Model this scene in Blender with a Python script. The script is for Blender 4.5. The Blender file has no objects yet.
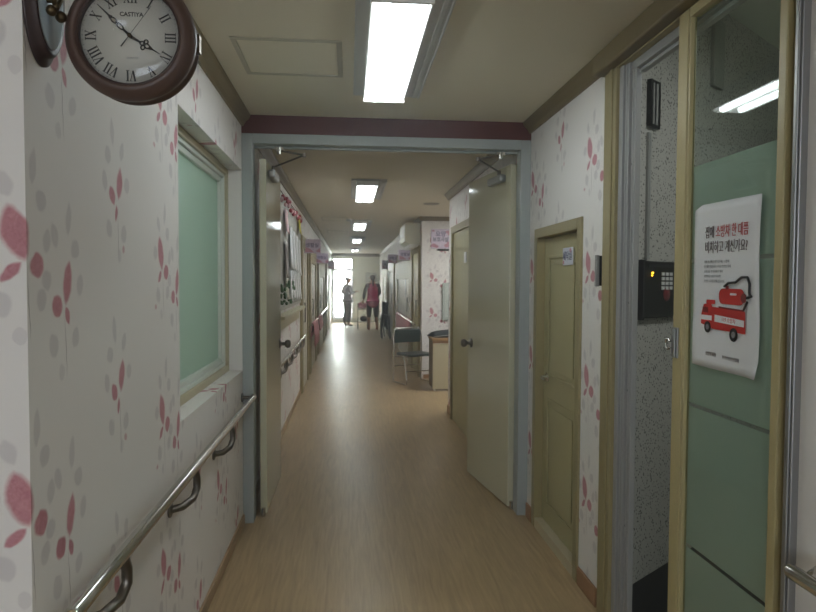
import bpy, bmesh, math, random
from mathutils import Vector, Matrix
random.seed(7)
PI = math.pi
S = bpy.context.scene
C = S.collection
H = 2.39          # ceiling height
XL, XR = -0.62, 1.09

# ------------------------------------------------------------------ materials
def lin(c):
    return tuple(((v / 255) / 12.92 if v / 255 <= .04045 else ((v / 255 + .055) / 1.055) ** 2.4) for v in c) + (1,)

def mat(name, col, rough=.6, metal=0, emit=0, spec=.5, trans=0, alpha=1, noise=0, nscale=20, bump=0, bscale=200, coat=0):
    m = bpy.data.materials.new(name); m.use_nodes = True
    nt = m.node_tree; b = nt.nodes['Principled BSDF']
    c = lin(col)
    b.inputs['Base Color'].default_value = c
    b.inputs['Roughness'].default_value = rough
    b.inputs['Metallic'].default_value = metal
    b.inputs['Specular IOR Level'].default_value = spec
    b.inputs['Transmission Weight'].default_value = trans
    b.inputs['Alpha'].default_value = alpha
    b.inputs['Coat Weight'].default_value = coat
    if emit:
        b.inputs['Emission Color'].default_value = c
        b.inputs['Emission Strength'].default_value = emit
    tc = nt.nodes.new('ShaderNodeTexCoord')
    if noise:
        n = nt.nodes.new('ShaderNodeTexNoise'); n.inputs['Scale'].default_value = nscale; n.inputs['Detail'].default_value = 4
        nt.links.new(tc.outputs['Object'], n.inputs['Vector'])
        mx = nt.nodes.new('ShaderNodeMix'); mx.data_type = 'RGBA'
        mx.inputs[6].default_value = tuple(v * (1 - noise) for v in c[:3]) + (1,)
        mx.inputs[7].default_value = tuple(min(1, v * (1 + noise)) for v in c[:3]) + (1,)
        nt.links.new(n.outputs['Fac'], mx.inputs[0]); nt.links.new(mx.outputs[2], b.inputs['Base Color'])
    if bump:
        n = nt.nodes.new('ShaderNodeTexNoise'); n.inputs['Scale'].default_value = bscale
        nt.links.new(tc.outputs['Object'], n.inputs['Vector'])
        bp = nt.nodes.new('ShaderNodeBump'); bp.inputs['Strength'].default_value = bump; bp.inputs['Distance'].default_value = .002
        nt.links.new(n.outputs['Fac'], bp.inputs['Height']); nt.links.new(bp.outputs['Normal'], b.inputs['Normal'])
    return m

def wallpaper():
    m = bpy.data.materials.new('flower_wallpaper'); m.use_nodes = True
    nt = m.node_tree; N = nt.nodes; L = nt.links
    b = N['Principled BSDF']; b.inputs['Roughness'].default_value = .55; b.inputs['Specular IOR Level'].default_value = .3
    tc = N.new('ShaderNodeTexCoord')
    U, V = .905, .52
    # slight hand-painted wobble
    wn = N.new('ShaderNodeTexNoise'); wn.inputs['Scale'].default_value = 28
    L.new(tc.outputs['UV'], wn.inputs['Vector'])
    ws = N.new('ShaderNodeVectorMath'); ws.operation = 'SUBTRACT'; ws.inputs[1].default_value = (.5, .5, .5)
    L.new(wn.outputs['Color'], ws.inputs[0])
    wm = N.new('ShaderNodeVectorMath'); wm.operation = 'MULTIPLY_ADD'; wm.inputs[1].default_value = (.012, .012, 0)
    L.new(ws.outputs[0], wm.inputs[0]); L.new(tc.outputs['UV'], wm.inputs[2])
    base = wm.outputs[0]
    def cell(a, bb):
        s = N.new('ShaderNodeVectorMath'); s.operation = 'SUBTRACT'; s.inputs[1].default_value = (a, bb, 0); L.new(base, s.inputs[0])
        sep = N.new('ShaderNodeSeparateXYZ'); L.new(s.outputs[0], sep.inputs[0])
        o = []
        for i, P, lo in ((0, U, -U / 2), (1, V, -.22)):
            w = N.new('ShaderNodeMath'); w.operation = 'WRAP'; w.inputs[1].default_value = lo + P; w.inputs[2].default_value = lo
            L.new(sep.outputs[i], w.inputs[0]); o.append(w.outputs[0])
        cb = N.new('ShaderNodeCombineXYZ'); L.new(o[0], cb.inputs[0]); L.new(o[1], cb.inputs[1])
        return cb.outputs[0]
    def petal(vec, x, y, w, h, rot, pointed=.6, k=5, amount=1):
        mp = N.new('ShaderNodeMapping'); mp.vector_type = 'TEXTURE'
        mp.inputs['Location'].default_value = (x, y, 0)
        mp.inputs['Rotation'].default_value = (0, 0, math.radians(rot))
        R = math.sqrt(1 + pointed ** 2)
        mp.inputs['Scale'].default_value = (w / 2 / (R - pointed), h / 2, 1)
        L.new(vec, mp.inputs['Vector'])
        ab = N.new('ShaderNodeVectorMath'); ab.operation = 'ABSOLUTE'; L.new(mp.outputs[0], ab.inputs[0])
        ad = N.new('ShaderNodeVectorMath'); ad.operation = 'ADD'; ad.inputs[1].default_value = (pointed, 0, 0); L.new(ab.outputs[0], ad.inputs[0])
        ln = N.new('ShaderNodeVectorMath'); ln.operation = 'LENGTH'; L.new(ad.outputs[0], ln.inputs[0])
        mt = N.new('ShaderNodeMath'); mt.operation = 'MULTIPLY_ADD'; mt.use_clamp = True
        mt.inputs[1].default_value = -k; mt.inputs[2].default_value = k * R
        L.new(ln.outputs['Value'], mt.inputs[0])
        if amount != 1:
            q = N.new('ShaderNodeMath'); q.operation = 'MULTIPLY'; q.inputs[1].default_value = amount; L.new(mt.outputs[0], q.inputs[0]); return q.outputs[0]
        return mt.outputs[0]
    def mx(lst):
        r = lst[0]
        for s in lst[1:]:
            q = N.new('ShaderNodeMath'); q.operation = 'MAXIMUM'; L.new(r, q.inputs[0]); L.new(s, q.inputs[1]); r = q.outputs[0]
        return r
    a = cell(1.30, 1.465); bb = cell(1.46, 1.375); c = cell(1.79, 1.64)
    red = [petal(a, -.018, .056, .066, .122, 15, .45), petal(a, .042, -.006, .064, .058, 10, .3), petal(a, -.030, -.020, .028, .062, -48, .6), petal(a, -.078, -.12, .022, .018, 0, .1, 10, .6),
           petal(bb, .019, .050, .048, .108, -12, .6), petal(bb, -.032, -.002, .054, .054, 30, .3), petal(bb, .018, -.022, .026, .048, 24, .5),
           petal(c, .020, .052, .05, .1, -12, .6), petal(c, -.034, .014, .044, .060, 34, .4), petal(c, -.006, -.03, .022, .05, -12, .6), petal(c, .045, -.125, .022, .022, 0, .1, 10, .6)]
    def gray(v, sx, top):
        l = [petal(v, .03 * sx, .19 + top, .034, .085, -8 * sx, .7), petal(v, -.04 * sx, .15 + top, .04, .06, 20 * sx, .5), petal(v, .062 * sx, .125 + top, .05, .05, -30 * sx, .3),
             petal(v, -.078 * sx, .055, .048, .05, 10, .3), petal(v, .085 * sx, .045, .04, .06, -15 * sx, .5), petal(v, .058 * sx, -.075, .045, .055, -25 * sx, .4),
             petal(v, -.05 * sx, -.082, .05, .06, 20 * sx, .4), petal(v, -.015 * sx, -.145, .03, .04, 0, .3, 10, .7)]
        return l
    gr = gray(a, 1, 0) + gray(bb, 1, .0) + gray(c, -1, -.01)
    stems = [petal(q, .008, -.09, .004, .17, 3, 1.2, 6) for q in (a, bb, c)]
    # streaks inside the petals
    st = N.new('ShaderNodeTexNoise'); st.inputs['Scale'].default_value = 60; st.inputs['Distortion'].default_value = 2
    L.new(tc.outputs['UV'], st.inputs['Vector'])
    rc = N.new('ShaderNodeMix'); rc.data_type = 'RGBA'; rc.inputs[6].default_value = lin((172, 104, 116)); rc.inputs[7].default_value = lin((208, 156, 162)); L.new(st.outputs['Fac'], rc.inputs[0])
    lp = N.new('ShaderNodeTexNoise'); lp.inputs['Scale'].default_value = 2.5; L.new(tc.outputs['UV'], lp.inputs['Vector'])
    bc = N.new('ShaderNodeMix'); bc.data_type = 'RGBA'; bc.inputs[6].default_value = lin((226, 221, 217)); bc.inputs[7].default_value = lin((232, 228, 225)); L.new(lp.outputs['Fac'], bc.inputs[0])
    g = N.new('ShaderNodeMath'); g.operation = 'MULTIPLY'; g.inputs[1].default_value = .55; L.new(mx(gr), g.inputs[0])
    m1 = N.new('ShaderNodeMix'); m1.data_type = 'RGBA'; m1.inputs[7].default_value = lin((192, 185, 186)); L.new(g.outputs[0], m1.inputs[0]); L.new(bc.outputs[2], m1.inputs[6])
    s2 = N.new('ShaderNodeMath'); s2.operation = 'MULTIPLY'; s2.inputs[1].default_value = .7; L.new(mx(stems), s2.inputs[0])
    m2 = N.new('ShaderNodeMix'); m2.data_type = 'RGBA'; m2.inputs[7].default_value = lin((150, 135, 138)); L.new(s2.outputs[0], m2.inputs[0]); L.new(m1.outputs[2], m2.inputs[6])
    m3 = N.new('ShaderNodeMix'); m3.data_type = 'RGBA'; L.new(mx(red), m3.inputs[0]); L.new(m2.outputs[2], m3.inputs[6]); L.new(rc.outputs[2], m3.inputs[7])
    L.new(m3.outputs[2], b.inputs['Base Color'])
    # faint embossed weave
    n = N.new('ShaderNodeTexNoise'); n.inputs['Scale'].default_value = 260; L.new(tc.outputs['UV'], n.inputs['Vector'])
    bp = N.new('ShaderNodeBump'); bp.inputs['Strength'].default_value = .25; bp.inputs['Distance'].default_value = .001
    L.new(n.outputs['Fac'], bp.inputs['Height']); L.new(bp.outputs['Normal'], b.inputs['Normal'])
    return m

def floor_mat():
    m = bpy.data.materials.new('vinyl_wood_floor'); m.use_nodes = True
    nt = m.node_tree; N = nt.nodes; L = nt.links; b = N['Principled BSDF']
    tc = N.new('ShaderNodeTexCoord')
    mp = N.new('ShaderNodeMapping'); mp.inputs['Scale'].default_value = (22, 1.6, 1); L.new(tc.outputs['Object'], mp.inputs[0])
    n = N.new('ShaderNodeTexNoise'); n.inputs['Scale'].default_value = 2.2; n.inputs['Detail'].default_value = 6; n.inputs['Distortion'].default_value = .8; L.new(mp.outputs[0], n.inputs[0])
    mp2 = N.new('ShaderNodeMapping'); mp2.inputs['Rotation'].default_value = (0, 0, PI / 2); L.new(tc.outputs['Object'], mp2.inputs[0])
    br = N.new('ShaderNodeTexBrick'); br.inputs['Scale'].default_value = 1; br.inputs['Brick Width'].default_value = .9; br.inputs['Row Height'].default_value = .1; br.inputs['Mortar Size'].default_value = .0014
    br.inputs['Color1'].default_value = (.35, .35, .35, 1); br.inputs['Color2'].default_value = (.65, .65, .65, 1); br.inputs['Mortar'].default_value = (.1, .1, .1, 1)
    L.new(mp2.outputs[0], br.inputs[0])
    ad = N.new('ShaderNodeMath'); ad.operation = 'MULTIPLY_ADD'; ad.inputs[1].default_value = .28; L.new(br.outputs['Color'], ad.inputs[0]); L.new(n.outputs['Fac'], ad.inputs[2])
    cr = N.new('ShaderNodeValToRGB'); e = cr.color_ramp.elements
    e[0].position = .3; e[0].color = lin((150, 124, 92)); e[1].position = .95; e[1].color = lin((190, 165, 126))
    L.new(ad.outputs[0], cr.inputs[0]); L.new(cr.outputs[0], b.inputs['Base Color'])
    n2 = N.new('ShaderNodeTexNoise'); n2.inputs['Scale'].default_value = 1.5; n2.inputs['Detail'].default_value = 5; L.new(tc.outputs['Object'], n2.inputs[0])
    mr = N.new('ShaderNodeMapRange'); mr.inputs['To Min'].default_value = .26; mr.inputs['To Max'].default_value = .42; L.new(n2.outputs['Fac'], mr.inputs[0]); L.new(mr.outputs[0], b.inputs['Roughness'])
    bp = N.new('ShaderNodeBump'); bp.inputs['Strength'].default_value = .15; bp.inputs['Distance'].default_value = .002; L.new(n.outputs['Fac'], bp.inputs['Height']); L.new(bp.outputs[0], b.inputs['Normal'])
    return m

def speckle_mat():
    m = bpy.data.materials.new('speckled_wall'); m.use_nodes = True
    nt = m.node_tree; N = nt.nodes; L = nt.links; b = N['Principled BSDF']; b.inputs['Roughness'].default_value = .7
    tc = N.new('ShaderNodeTexCoord')
    v = N.new('ShaderNodeTexVoronoi'); v.inputs['Scale'].default_value = 70; L.new(tc.outputs['Object'], v.inputs[0])
    n = N.new('ShaderNodeTexNoise'); n.inputs['Scale'].default_value = 25; n.inputs['Detail'].default_value = 3; L.new(tc.outputs['Object'], n.inputs[0])
    ad = N.new('ShaderNodeMath'); ad.operation = 'MULTIPLY_ADD'; ad.inputs[1].default_value = -.5; ad.inputs[2].default_value = .0; L.new(n.outputs['Fac'], ad.inputs[0])
    su = N.new('ShaderNodeMath'); su.operation = 'ADD'; L.new(v.outputs['Distance'], su.inputs[0]); L.new(ad.outputs[0], su.inputs[1])
    cr = N.new('ShaderNodeValToRGB'); e = cr.color_ramp.elements
    e[0].position = .0; e[0].color = lin((70, 68, 64)); e[1].position = .07; e[1].color = lin((176, 174, 168))
    L.new(su.outputs[0], cr.inputs[0]); L.new(cr.outputs[0], b.inputs['Base Color'])
    return m

def frosted(name, col, trans=.5, rough=.35, refl=.5):
    m = bpy.data.materials.new(name); m.use_nodes = True
    nt = m.node_tree; N = nt.nodes; L = nt.links; N.remove(N['Principled BSDF'])
    d = N.new('ShaderNodeBsdfDiffuse'); d.inputs[0].default_value = lin(col)
    t = N.new('ShaderNodeBsdfTranslucent'); t.inputs[0].default_value = lin(col)
    g = N.new('ShaderNodeBsdfGlossy'); g.inputs['Roughness'].default_value = rough
    a = N.new('ShaderNodeMixShader'); a.inputs[0].default_value = trans; L.new(d.outputs[0], a.inputs[1]); L.new(t.outputs[0], a.inputs[2])
    f = N.new('ShaderNodeFresnel'); f.inputs[0].default_value = 1.45
    k = N.new('ShaderNodeMath'); k.operation = 'MULTIPLY'; k.inputs[1].default_value = refl; L.new(f.outputs[0], k.inputs[0])
    mx = N.new('ShaderNodeMixShader'); L.new(k.outputs[0], mx.inputs[0]); L.new(a.outputs[0], mx.inputs[1]); L.new(g.outputs[0], mx.inputs[2])
    L.new(mx.outputs[0], N['Material Output'].inputs[0])
    return m

def clear_glass(name, tint=(246, 251, 248), refl=.8):
    m = bpy.data.materials.new(name); m.use_nodes = True
    nt = m.node_tree; N = nt.nodes; L = nt.links; N.remove(N['Principled BSDF'])
    t = N.new('ShaderNodeBsdfTransparent'); t.inputs[0].default_value = lin(tint)
    g = N.new('ShaderNodeBsdfGlossy'); g.inputs['Roughness'].default_value = .02
    f = N.new('ShaderNodeFresnel'); gm = N.new('ShaderNodeNewGeometry')
    io = N.new('ShaderNodeMath'); io.operation = 'MULTIPLY_ADD'; io.inputs[1].default_value = 1 / 1.45 - 1.45; io.inputs[2].default_value = 1.45
    L.new(gm.outputs['Backfacing'], io.inputs[0]); L.new(io.outputs[0], f.inputs[0])
    k = N.new('ShaderNodeMath'); k.operation = 'MULTIPLY'; k.use_clamp = True; k.inputs[1].default_value = refl; L.new(f.outputs[0], k.inputs[0])
    mx = N.new('ShaderNodeMixShader'); L.new(k.outputs[0], mx.inputs[0]); L.new(t.outputs[0], mx.inputs[1]); L.new(g.outputs[0], mx.inputs[2])
    L.new(mx.outputs[0], N['Material Output'].inputs[0])
    return m

def emission(name, col, s):
    m = bpy.data.materials.new(name); m.use_nodes = True
    nt = m.node_tree; N = nt.nodes; N.remove(N['Principled BSDF'])
    e = N.new('ShaderNodeEmission'); e.inputs[0].default_value = lin(col); e.inputs[1].default_value = s
    nt.links.new(e.outputs[0], N['Material Output'].inputs[0]); return m

M_WP = wallpaper(); M_FL = floor_mat(); M_SP = speckle_mat()
M_CEIL = mat('ceiling_paper', (214, 206, 184), .7, noise=.02, nscale=90, bump=.3, bscale=150)
M_CROWN = mat('olive_brown_moulding', (116, 102, 72), .45, noise=.08, nscale=8)
M_BASEL = mat('tan_baseboard', (166, 140, 108), .45, noise=.06)
M_BASER = mat('brown_baseboard', (158, 118, 84), .45, noise=.06)
M_BEAM = mat('red_brown_beam', (86, 30, 24), .5, noise=.1, nscale=6)
M_STEEL = mat('grey_painted_steel', (160, 166, 164), .4, noise=.03)
M_LEAF = mat('cream_gloss_steel', (204, 200, 174), .09, spec=.5, noise=.02, nscale=3)
M_OLIVE = mat('olive_door', (172, 164, 124), .42, noise=.05, nscale=12)
M_OLIVEF = mat('olive_casing', (150, 138, 100), .42, noise=.07, nscale=12)
M_SILL = mat('pale_threshold', (190, 178, 148), .4)
M_WINF = mat('window_tan_frame', (184, 174, 146), .45)
M_WINW = mat('window_white_sash', (214, 220, 212), .4)
M_FROST = frosted('frosted_window_glass', (192, 214, 202), .45, .3, .6)
M_CHROME = mat('polished_stainless', (205, 203, 198), .16, 1)
M_CHROME2 = mat('dull_stainless', (120, 114, 108), .34, 1)
M_ALU = mat('grey_aluminium', (150, 150, 150), .4, .6)
M_ALUW = mat('pale_aluminium_profile', (158, 158, 156), .45, .2)
M_TANST = mat('tan_slider_stile', (178, 164, 120), .42, noise=.05)
M_GFROST = frosted('green_frosted_film', (200, 210, 202), .45, .12, .6)
M_GCLEAR = clear_glass('clear_glass')
M_BLACK = mat('black_plastic', (26, 26, 28), .35)
M_BLACKF = mat('black_fabric', (34, 38, 40), .7, noise=.1, nscale=40)
M_DKFLOOR = mat('black_hall_floor', (24, 24, 26), .3)
M_WHITE = mat('white_plastic', (228, 226, 220), .4)
M_PAPER = mat('white_paper', (226, 226, 228), .5)
M_LAMP = emission('lamp_tube', (238, 248, 250), 15)
M_REFL = mat('white_reflector', (240, 240, 238), .5)
M_LAMPH = mat('lamp_housing', (190, 192, 190), .5)
M_LINE = mat('hatch_rim', (176, 170, 150), .5)
M_WOODD = mat('dark_walnut', (84, 64, 56), .45, noise=.16, nscale=30, bump=.2, bscale=60)
M_DIAL = mat('clock_dial', (216, 214, 204), .5)
M_INK = mat('black_ink', (34, 32, 32), .5)
M_BRASS = mat('aged_bronze', (92, 78, 56), .35, .85)
M_PLATE = mat('blue_grey_plate', (165, 180, 188), .3)
M_RED = mat('poster_red', (190, 40, 34), .5)
M_DRED = mat('poster_dark_red', (120, 24, 24), .5)
M_TRED = mat('text_red', (176, 52, 56), .5)
M_TDK = mat('text_dark', (70, 50, 52), .5)
M_TGR = mat('text_grey', (130, 130, 134), .5)
M_PURP = mat('text_purple', (92, 74, 128), .5)
M_NAVY = mat('text_navy', (64, 66, 104), .5)
M_SIGN = mat('lilac_sign', (214, 200, 218), .45, noise=.12, nscale=9)
M_SIGNP = mat('pink_flower_print', (196, 138, 158), .5, noise=.15, nscale=30)
M_PINKC = mat('pink_towel', (214, 150, 156), .9, noise=.08, nscale=30, bump=.5, bscale=120)
M_AC = mat('ac_casing', (206, 206, 186), .45)
M_DESK = mat('cream_desk_panel', (196, 188, 160), .5, noise=.03)
M_DESKT = mat('tan_desk_top', (170, 136, 96), .45, noise=.12, nscale=20)
M_DESKS = mat('grey_brown_desk_side', (128, 116, 98), .5)
M_MIRR = mat('grey_box_front', (176, 184, 178), .3)
M_SKIN = mat('skin', (190, 146, 122), .55)
M_HAIR = mat('dark_hair', (36, 32, 34), .6)
M_TOPL = mat('pale_tunic', (196, 192, 202), .8)
M_TROU = mat('grey_trousers', (150, 150, 160), .8)
M_PINKV = mat('magenta_vest', (190, 62, 108), .8, noise=.08, nscale=10)
M_SLEEVE = mat('dark_sleeves', (52, 46, 56), .8)
M_DTROU = mat('black_trousers', (36, 36, 44), .8)
M_SHOE = mat('shoe', (200, 120, 110), .6)
M_GREEN = mat('plastic_leaves', (70, 110, 70), .6)
M_YEL = mat('yellow_card', (206, 200, 70), .6)
M_ROSE = mat('red_paper_flowers', (170, 50, 70), .7)
M_LPINK = mat('pale_pink_card', (226, 190, 196), .6)
M_BOARD = mat('board_back', (170, 168, 160), .6)
M_CREAM = mat('cream_ward_door', (216, 212, 198), .45)
M_WHITEW = mat('plain_white_wall', (214, 218, 206), .7)
M_YLED = emission('amber_led', (255, 190, 40), 6)
M_KEY = mat('grey_keys', (215, 215, 215), .5)

# ------------------------------------------------------------------ mesh tools
def frame(o, r, u):
    r = Vector(r).normalized(); u = Vector(u).normalized(); n = r.cross(u)
    m = Matrix.Identity(4)
    for i in range(3):
        m[i][0] = r[i]; m[i][1] = u[i]; m[i][2] = n[i]; m[i][3] = o[i]
    return m

class MB:
    def __init__(s, M=None):
        s.b = bmesh.new(); s.M = M or Matrix.Identity(4)
    def add(s, verts, faces, mi=0, smooth=False):
        vs = [s.b.verts.new(s.M @ Vector(v)) for v in verts]
        for f in faces:
            try:
                fc = s.b.faces.new([vs[i] for i in f]); fc.material_index = mi; fc.smooth = smooth
            except ValueError: pass
        return s
    def box(s, x0, x1, y0, y1, z0, z1, mi=0):
        v = [(x, y, z) for x in (x0, x1) for y in (y0, y1) for z in (z0, z1)]
        return s.add(v, [(0, 1, 3, 2), (4, 6, 7, 5), (0, 4, 5, 1), (2, 3, 7, 6), (0, 2, 6, 4), (1, 5, 7, 3)], mi)
    def prism(s, pts, z0, z1, mi=0, smooth=False):
        n = len(pts)
        v = [(p[0], p[1], z0) for p in pts] + [(p[0], p[1], z1) for p in pts]
        f = [tuple(range(n))[::-1], tuple(range(n, 2 * n))] + [(i, (i + 1) % n, n + (i + 1) % n, n + i) for i in range(n)]
        return s.add(v, f, mi, smooth)
    def tube(s, pts, r, seg=12, cap=True, mi=0, closed=False):
        pts = [Vector(p) for p in pts]; n = len(pts)
        rs = r if isinstance(r, (list, tuple)) else [r] * n
        up = None; rings = []
        for i, p in enumerate(pts):
            if closed: t = pts[(i + 1) % n] - pts[i - 1]
            else: t = (pts[min(i + 1, n - 1)] - pts[max(i - 1, 0)])
            t.normalize()
            if up is None:
                up = Vector((0, 0, 1)) if abs(t.z) < .9 else Vector((1, 0, 0))
            a = t.cross(up); a.normalize(); bb = a.cross(t); up = bb
            rings.append([p + (a * math.cos(2 * PI * k / seg) + bb * math.sin(2 * PI * k / seg)) * rs[i] for k in range(seg)])
        v = [q for rg in rings for q in rg]; f = []
        for i in range(n if closed else n - 1):
            j = (i + 1) % n
            for k in range(seg):
                f.append((i * seg + k, i * seg + (k + 1) % seg, j * seg + (k + 1) % seg, j * seg + k))
        s.add(v, f, mi, True)
        if cap and not closed:
            s.add(rings[0], [tuple(range(seg))[::-1]], mi); s.add(rings[-1], [tuple(range(seg))], mi)
        return s
    def lathe(s, prof, seg=48, mi=0, hollow=False):      # about local Z; prof = [(r,z)]
        v = []; f = []
        for r, z in prof:
            for k in range(seg): v.append((r * math.cos(2 * PI * k / seg), r * math.sin(2 * PI * k / seg), z))
        for i in range(len(prof) - 1):
            for k in range(seg):
                f.append((i * seg + k, i * seg + (k + 1) % seg, (i + 1) * seg + (k + 1) % seg, (i + 1) * seg + k))
        n_ = len(prof) - 1
        if hollow:
            for k in range(seg): f.append((n_ * seg + k, n_ * seg + (k + 1) % seg, (k + 1) % seg, k))
        else:
            f.append(tuple(range(seg))[::-1]); f.append(tuple(n_ * seg + k for k in range(seg)))
        return s.add(v, f, mi, True)
    def ball(s, c, r, mi=0, seg=16):
        rr = r if isinstance(r, (list, tuple)) else (r, r, r)
        v = []; f = []; n = seg // 2
        for i in range(1, n):
            for k in range(seg):
                a = PI * i / n; q = 2 * PI * k / seg
                v.append((c[0] + rr[0] * math.sin(a) * math.cos(q), c[1] + rr[1] * math.sin(a) * math.sin(q), c[2] + rr[2] * math.cos(a)))
        for i in range(n - 2):
            for k in range(seg): f.append((i * seg + k, (i + 1) * seg + k, (i + 1) * seg + (k + 1) % seg, i * seg + (k + 1) % seg))
        t = len(v); v += [(c[0], c[1], c[2] + rr[2]), (c[0], c[1], c[2] - rr[2])]
        for k in range(seg):
            f.append((t, k, (k + 1) % seg)); f.append((t + 1, (n - 2) * seg + (k + 1) % seg, (n - 2) * seg + k))
        return s.add(v, f, mi, True)
    def build(s, name, m, parent=None, bevel=0, uv=None, recalc=True):
        if recalc: bmesh.ops.recalc_face_normals(s.b, faces=s.b.faces)
        if uv:
            l = s.b.loops.layers.uv.new('UVMap'); s.b.normal_update()
            for f in s.b.faces:
                for lp in f.loops: lp[l].uv = uv(lp.vert.co, f.normal)
        off = Vector((0, 0, 0)); p = parent
        while p is not None: off += p.location; p = p.parent
        bmesh.ops.translate(s.b, verts=s.b.verts, vec=-off)
        me = bpy.data.meshes.new(name); s.b.to_mesh(me); s.b.free()
        for q in (m if isinstance(m, (list, tuple)) else [m]): me.materials.append(q)
        o = bpy.data.objects.new(name, me); C.objects.link(o); o.parent = parent
        if bevel:
            bv = o.modifiers.new('bevel', 'BEVEL'); bv.width = bevel; bv.segments = 2; bv.limit_method = 'ANGLE'
        return o

def thing(name, label, cat, loc=(0, 0, 0), group=None, kind=None):
    o = bpy.data.objects.new(name, None); C.objects.link(o); o.location = loc; o.empty_display_size = .1
    if label: o['label'] = label
    if cat: o['category'] = cat
    if group: o['group'] = group
    if kind: o['kind'] = kind
    return o
def tag(o, label, cat, group=None):
    o['label'] = label; o['category'] = cat
    if group: o['group'] = group
    return o
def st(o): o['kind'] = 'structure'; return o
def copy_tree(o, parent=None):
    c = o.copy(); C.objects.link(c)
    if parent: c.parent = parent
    for ch in list(o.children): copy_tree(ch, c)
    return c

def text(name, body, size, M, m, parent, ext=.0006, xs=1.0, bold=0, shear=0, align='CENTER'):
    cu = bpy.data.curves.new('t', 'FONT'); cu.body = body; cu.size = size; cu.align_x = align; cu.align_y = 'CENTER'
    cu.extrude = ext; cu.offset = bold; cu.shear = shear; cu.resolution_u = 2
    ob = bpy.data.objects.new('t', cu); C.objects.link(ob)
    bpy.context.view_layer.update()
    me = bpy.data.meshes.new_from_object(ob.evaluated_get(bpy.context.evaluated_depsgraph_get()))
    bpy.data.objects.remove(ob); me.name = name
    me.transform(M @ Matrix.Diagonal((xs, 1, 1, 1)))
    off = Vector((0, 0, 0)); p = parent
    while p is not None: off += p.location; p = p.parent
    me.transform(Matrix.Translation(-off))
    me.materials.clear(); me.materials.append(m)
    o = bpy.data.objects.new(name, me); C.objects.link(o); o.parent = parent
    return o

# ------------------------------------------------------------------ room shell
YEND = 22.6
YB = -4.2
YC = 1.30       # corner where the corridor widens on the left
o = MB().box(-3.0, 4.2, YB - .2, YEND + .2, -.2, 0).build('floor', M_FL); st(o)
o = MB().box(-3.0, 1.16, YB - .2, 5.0, H, H + .15).box(-3.0, 4.2, 5.0, YEND + .2, H, H + .15)
o = o.build('ceiling', M_CEIL); st(o)

def uvL(co, n):
    if abs(n.x) > .5: return (co.y, co.z)
    if abs(n.y) > .5: return (YC + (co.x - XL) if co.y < 2 else co.y + (XL - co.x), co.z)
    return (co.y, (.908 if co.z < 1.2 else 2.072) + (XL - co.x) * (1 if co.z < 1.2 else -1))
def uvR(co, n):
    if abs(n.x) > .5: return (4.13 - co.y, co.z)
    return (1.30 + co.x - 1.235, co.z)
# left wall, window niche 2.415 .. 3.84, z .91 .. 2.075
WY0, WY1, WZ0, WZ1 = 2.415, 3.80, .908, 2.072
w = MB()
w.box(XL - .25, XL, YC, WY0, 0, H)
w.box(XL - .25, XL, WY0, WY1, 0, WZ0)
w.box(XL - .25, XL, WY0, WY1, WZ1, H)
w.box(XL - .25, XL, WY1, YEND, 0, H)
w.box(-2.6, XL - .25, YC, YC + .2, 0, H)
bmesh.ops.remove_doubles(w.b, verts=w.b.verts, dist=1e-5)
st(w.build('wall_left', M_WP, uv=uvL))
# right wall near: wallpapered stretch with door opening
D0, D1, DZ = 2.955, 3.63, 1.70
w = MB()
w.box(XR, XR + .07, 2.67, D0, 0, H); w.box(XR, XR + .07, D1, 6.95, 0, H); w.box(XR, XR + .07, D0, D1, DZ, H)
bmesh.ops.remove_doubles(w.b, verts=w.b.verts, dist=1e-5)
st(w.build('wall_right', M_WP, uv=uvR))
w = MB().box(XR, XR + .12, YB, 1.447, 0, H)
st(w.build('wall_right', M_WP, uv=lambda co, n: (3.38 - co.y, co.z)))
# recess on the right beyond the steel doors
w = MB().box(1.07, 3.0, 9.4, 9.55, 0, H).box(3.0, 3.1, 6.9, 9.55, 0, H).box(XR + .07, 3.0, 6.85, 6.95, 0, H)
st(w.build('wall_recess', M_WP, uv=uvR))
w = MB().box(1.07, 1.2, 9.55, YEND, 0, H); st(w.build('wall_right', M_WP, uv=uvR))
w = MB().box(-3.0, 4.0, YB - .1, YB, 0, H).box(-2.7, -2.6, YB, YC, 0, H); st(w.build('wall_back', M_WHITEW))
# end wall with the glazed door opening
EX0, EX1, EZ0, EZ1 = -.60, .15, .10, 2.27
w = MB().box(XL - .1, EX0, YEND, YEND + .15, 0, H).box(EX1, 1.25, YEND, YEND + .15, 0, H).box(EX0, EX1, YEND, YEND + .15, EZ1, H).box(EX0, EX1, YEND, YEND + .15, 0, EZ0)
st(w.build('wall_end', M_WHITEW))

# crown mouldings
def crown(name, pts2, y0, y1, side):
    # profile against wall x
    x, s = side
    pr = [(x, H - .065), (x + s * .012, H - .065), (x + s * .022, H - .045), (x + s * .045, H - .022), (x + s * .052, H - .008), (x + s * .052, H), (x, H)]
    M = Matrix(((1, 0, 0, 0), (0, 0, 1, 0), (0, 1, 0, 0), (0, 0, 0, 1)))
    return st(MB(M).prism(pr, y0, y1).build(name, M_CROWN))
crown('trim_1', 0, YC, 3.80, (XL, 1))
crown('trim_2', 0, 3.93, YEND, (XL, 1))
crown('trim_3', 0, 2.68, 3.80, (XR, -1))
crown('trim_4', 0, 3.93, 6.98, (XR, -1))
crown('trim_5', 0, 9.4, YEND, (1.07, -1))
st(MB().box(1.03, 3.0, 9.345, 9.40, H - .06, H).build('trim_6', M_CROWN))
st(MB().box(1.03, 1.10, .2, 2.68, H - .085, H).build('trim_7', M_CROWN, bevel=.008))
# far ceiling beam
st(MB().box(XL, 1.07, 21.9, 22.05, H - .10, H).build('trim_8', mat('far_beam', (110, 104, 98), .5)))
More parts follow.
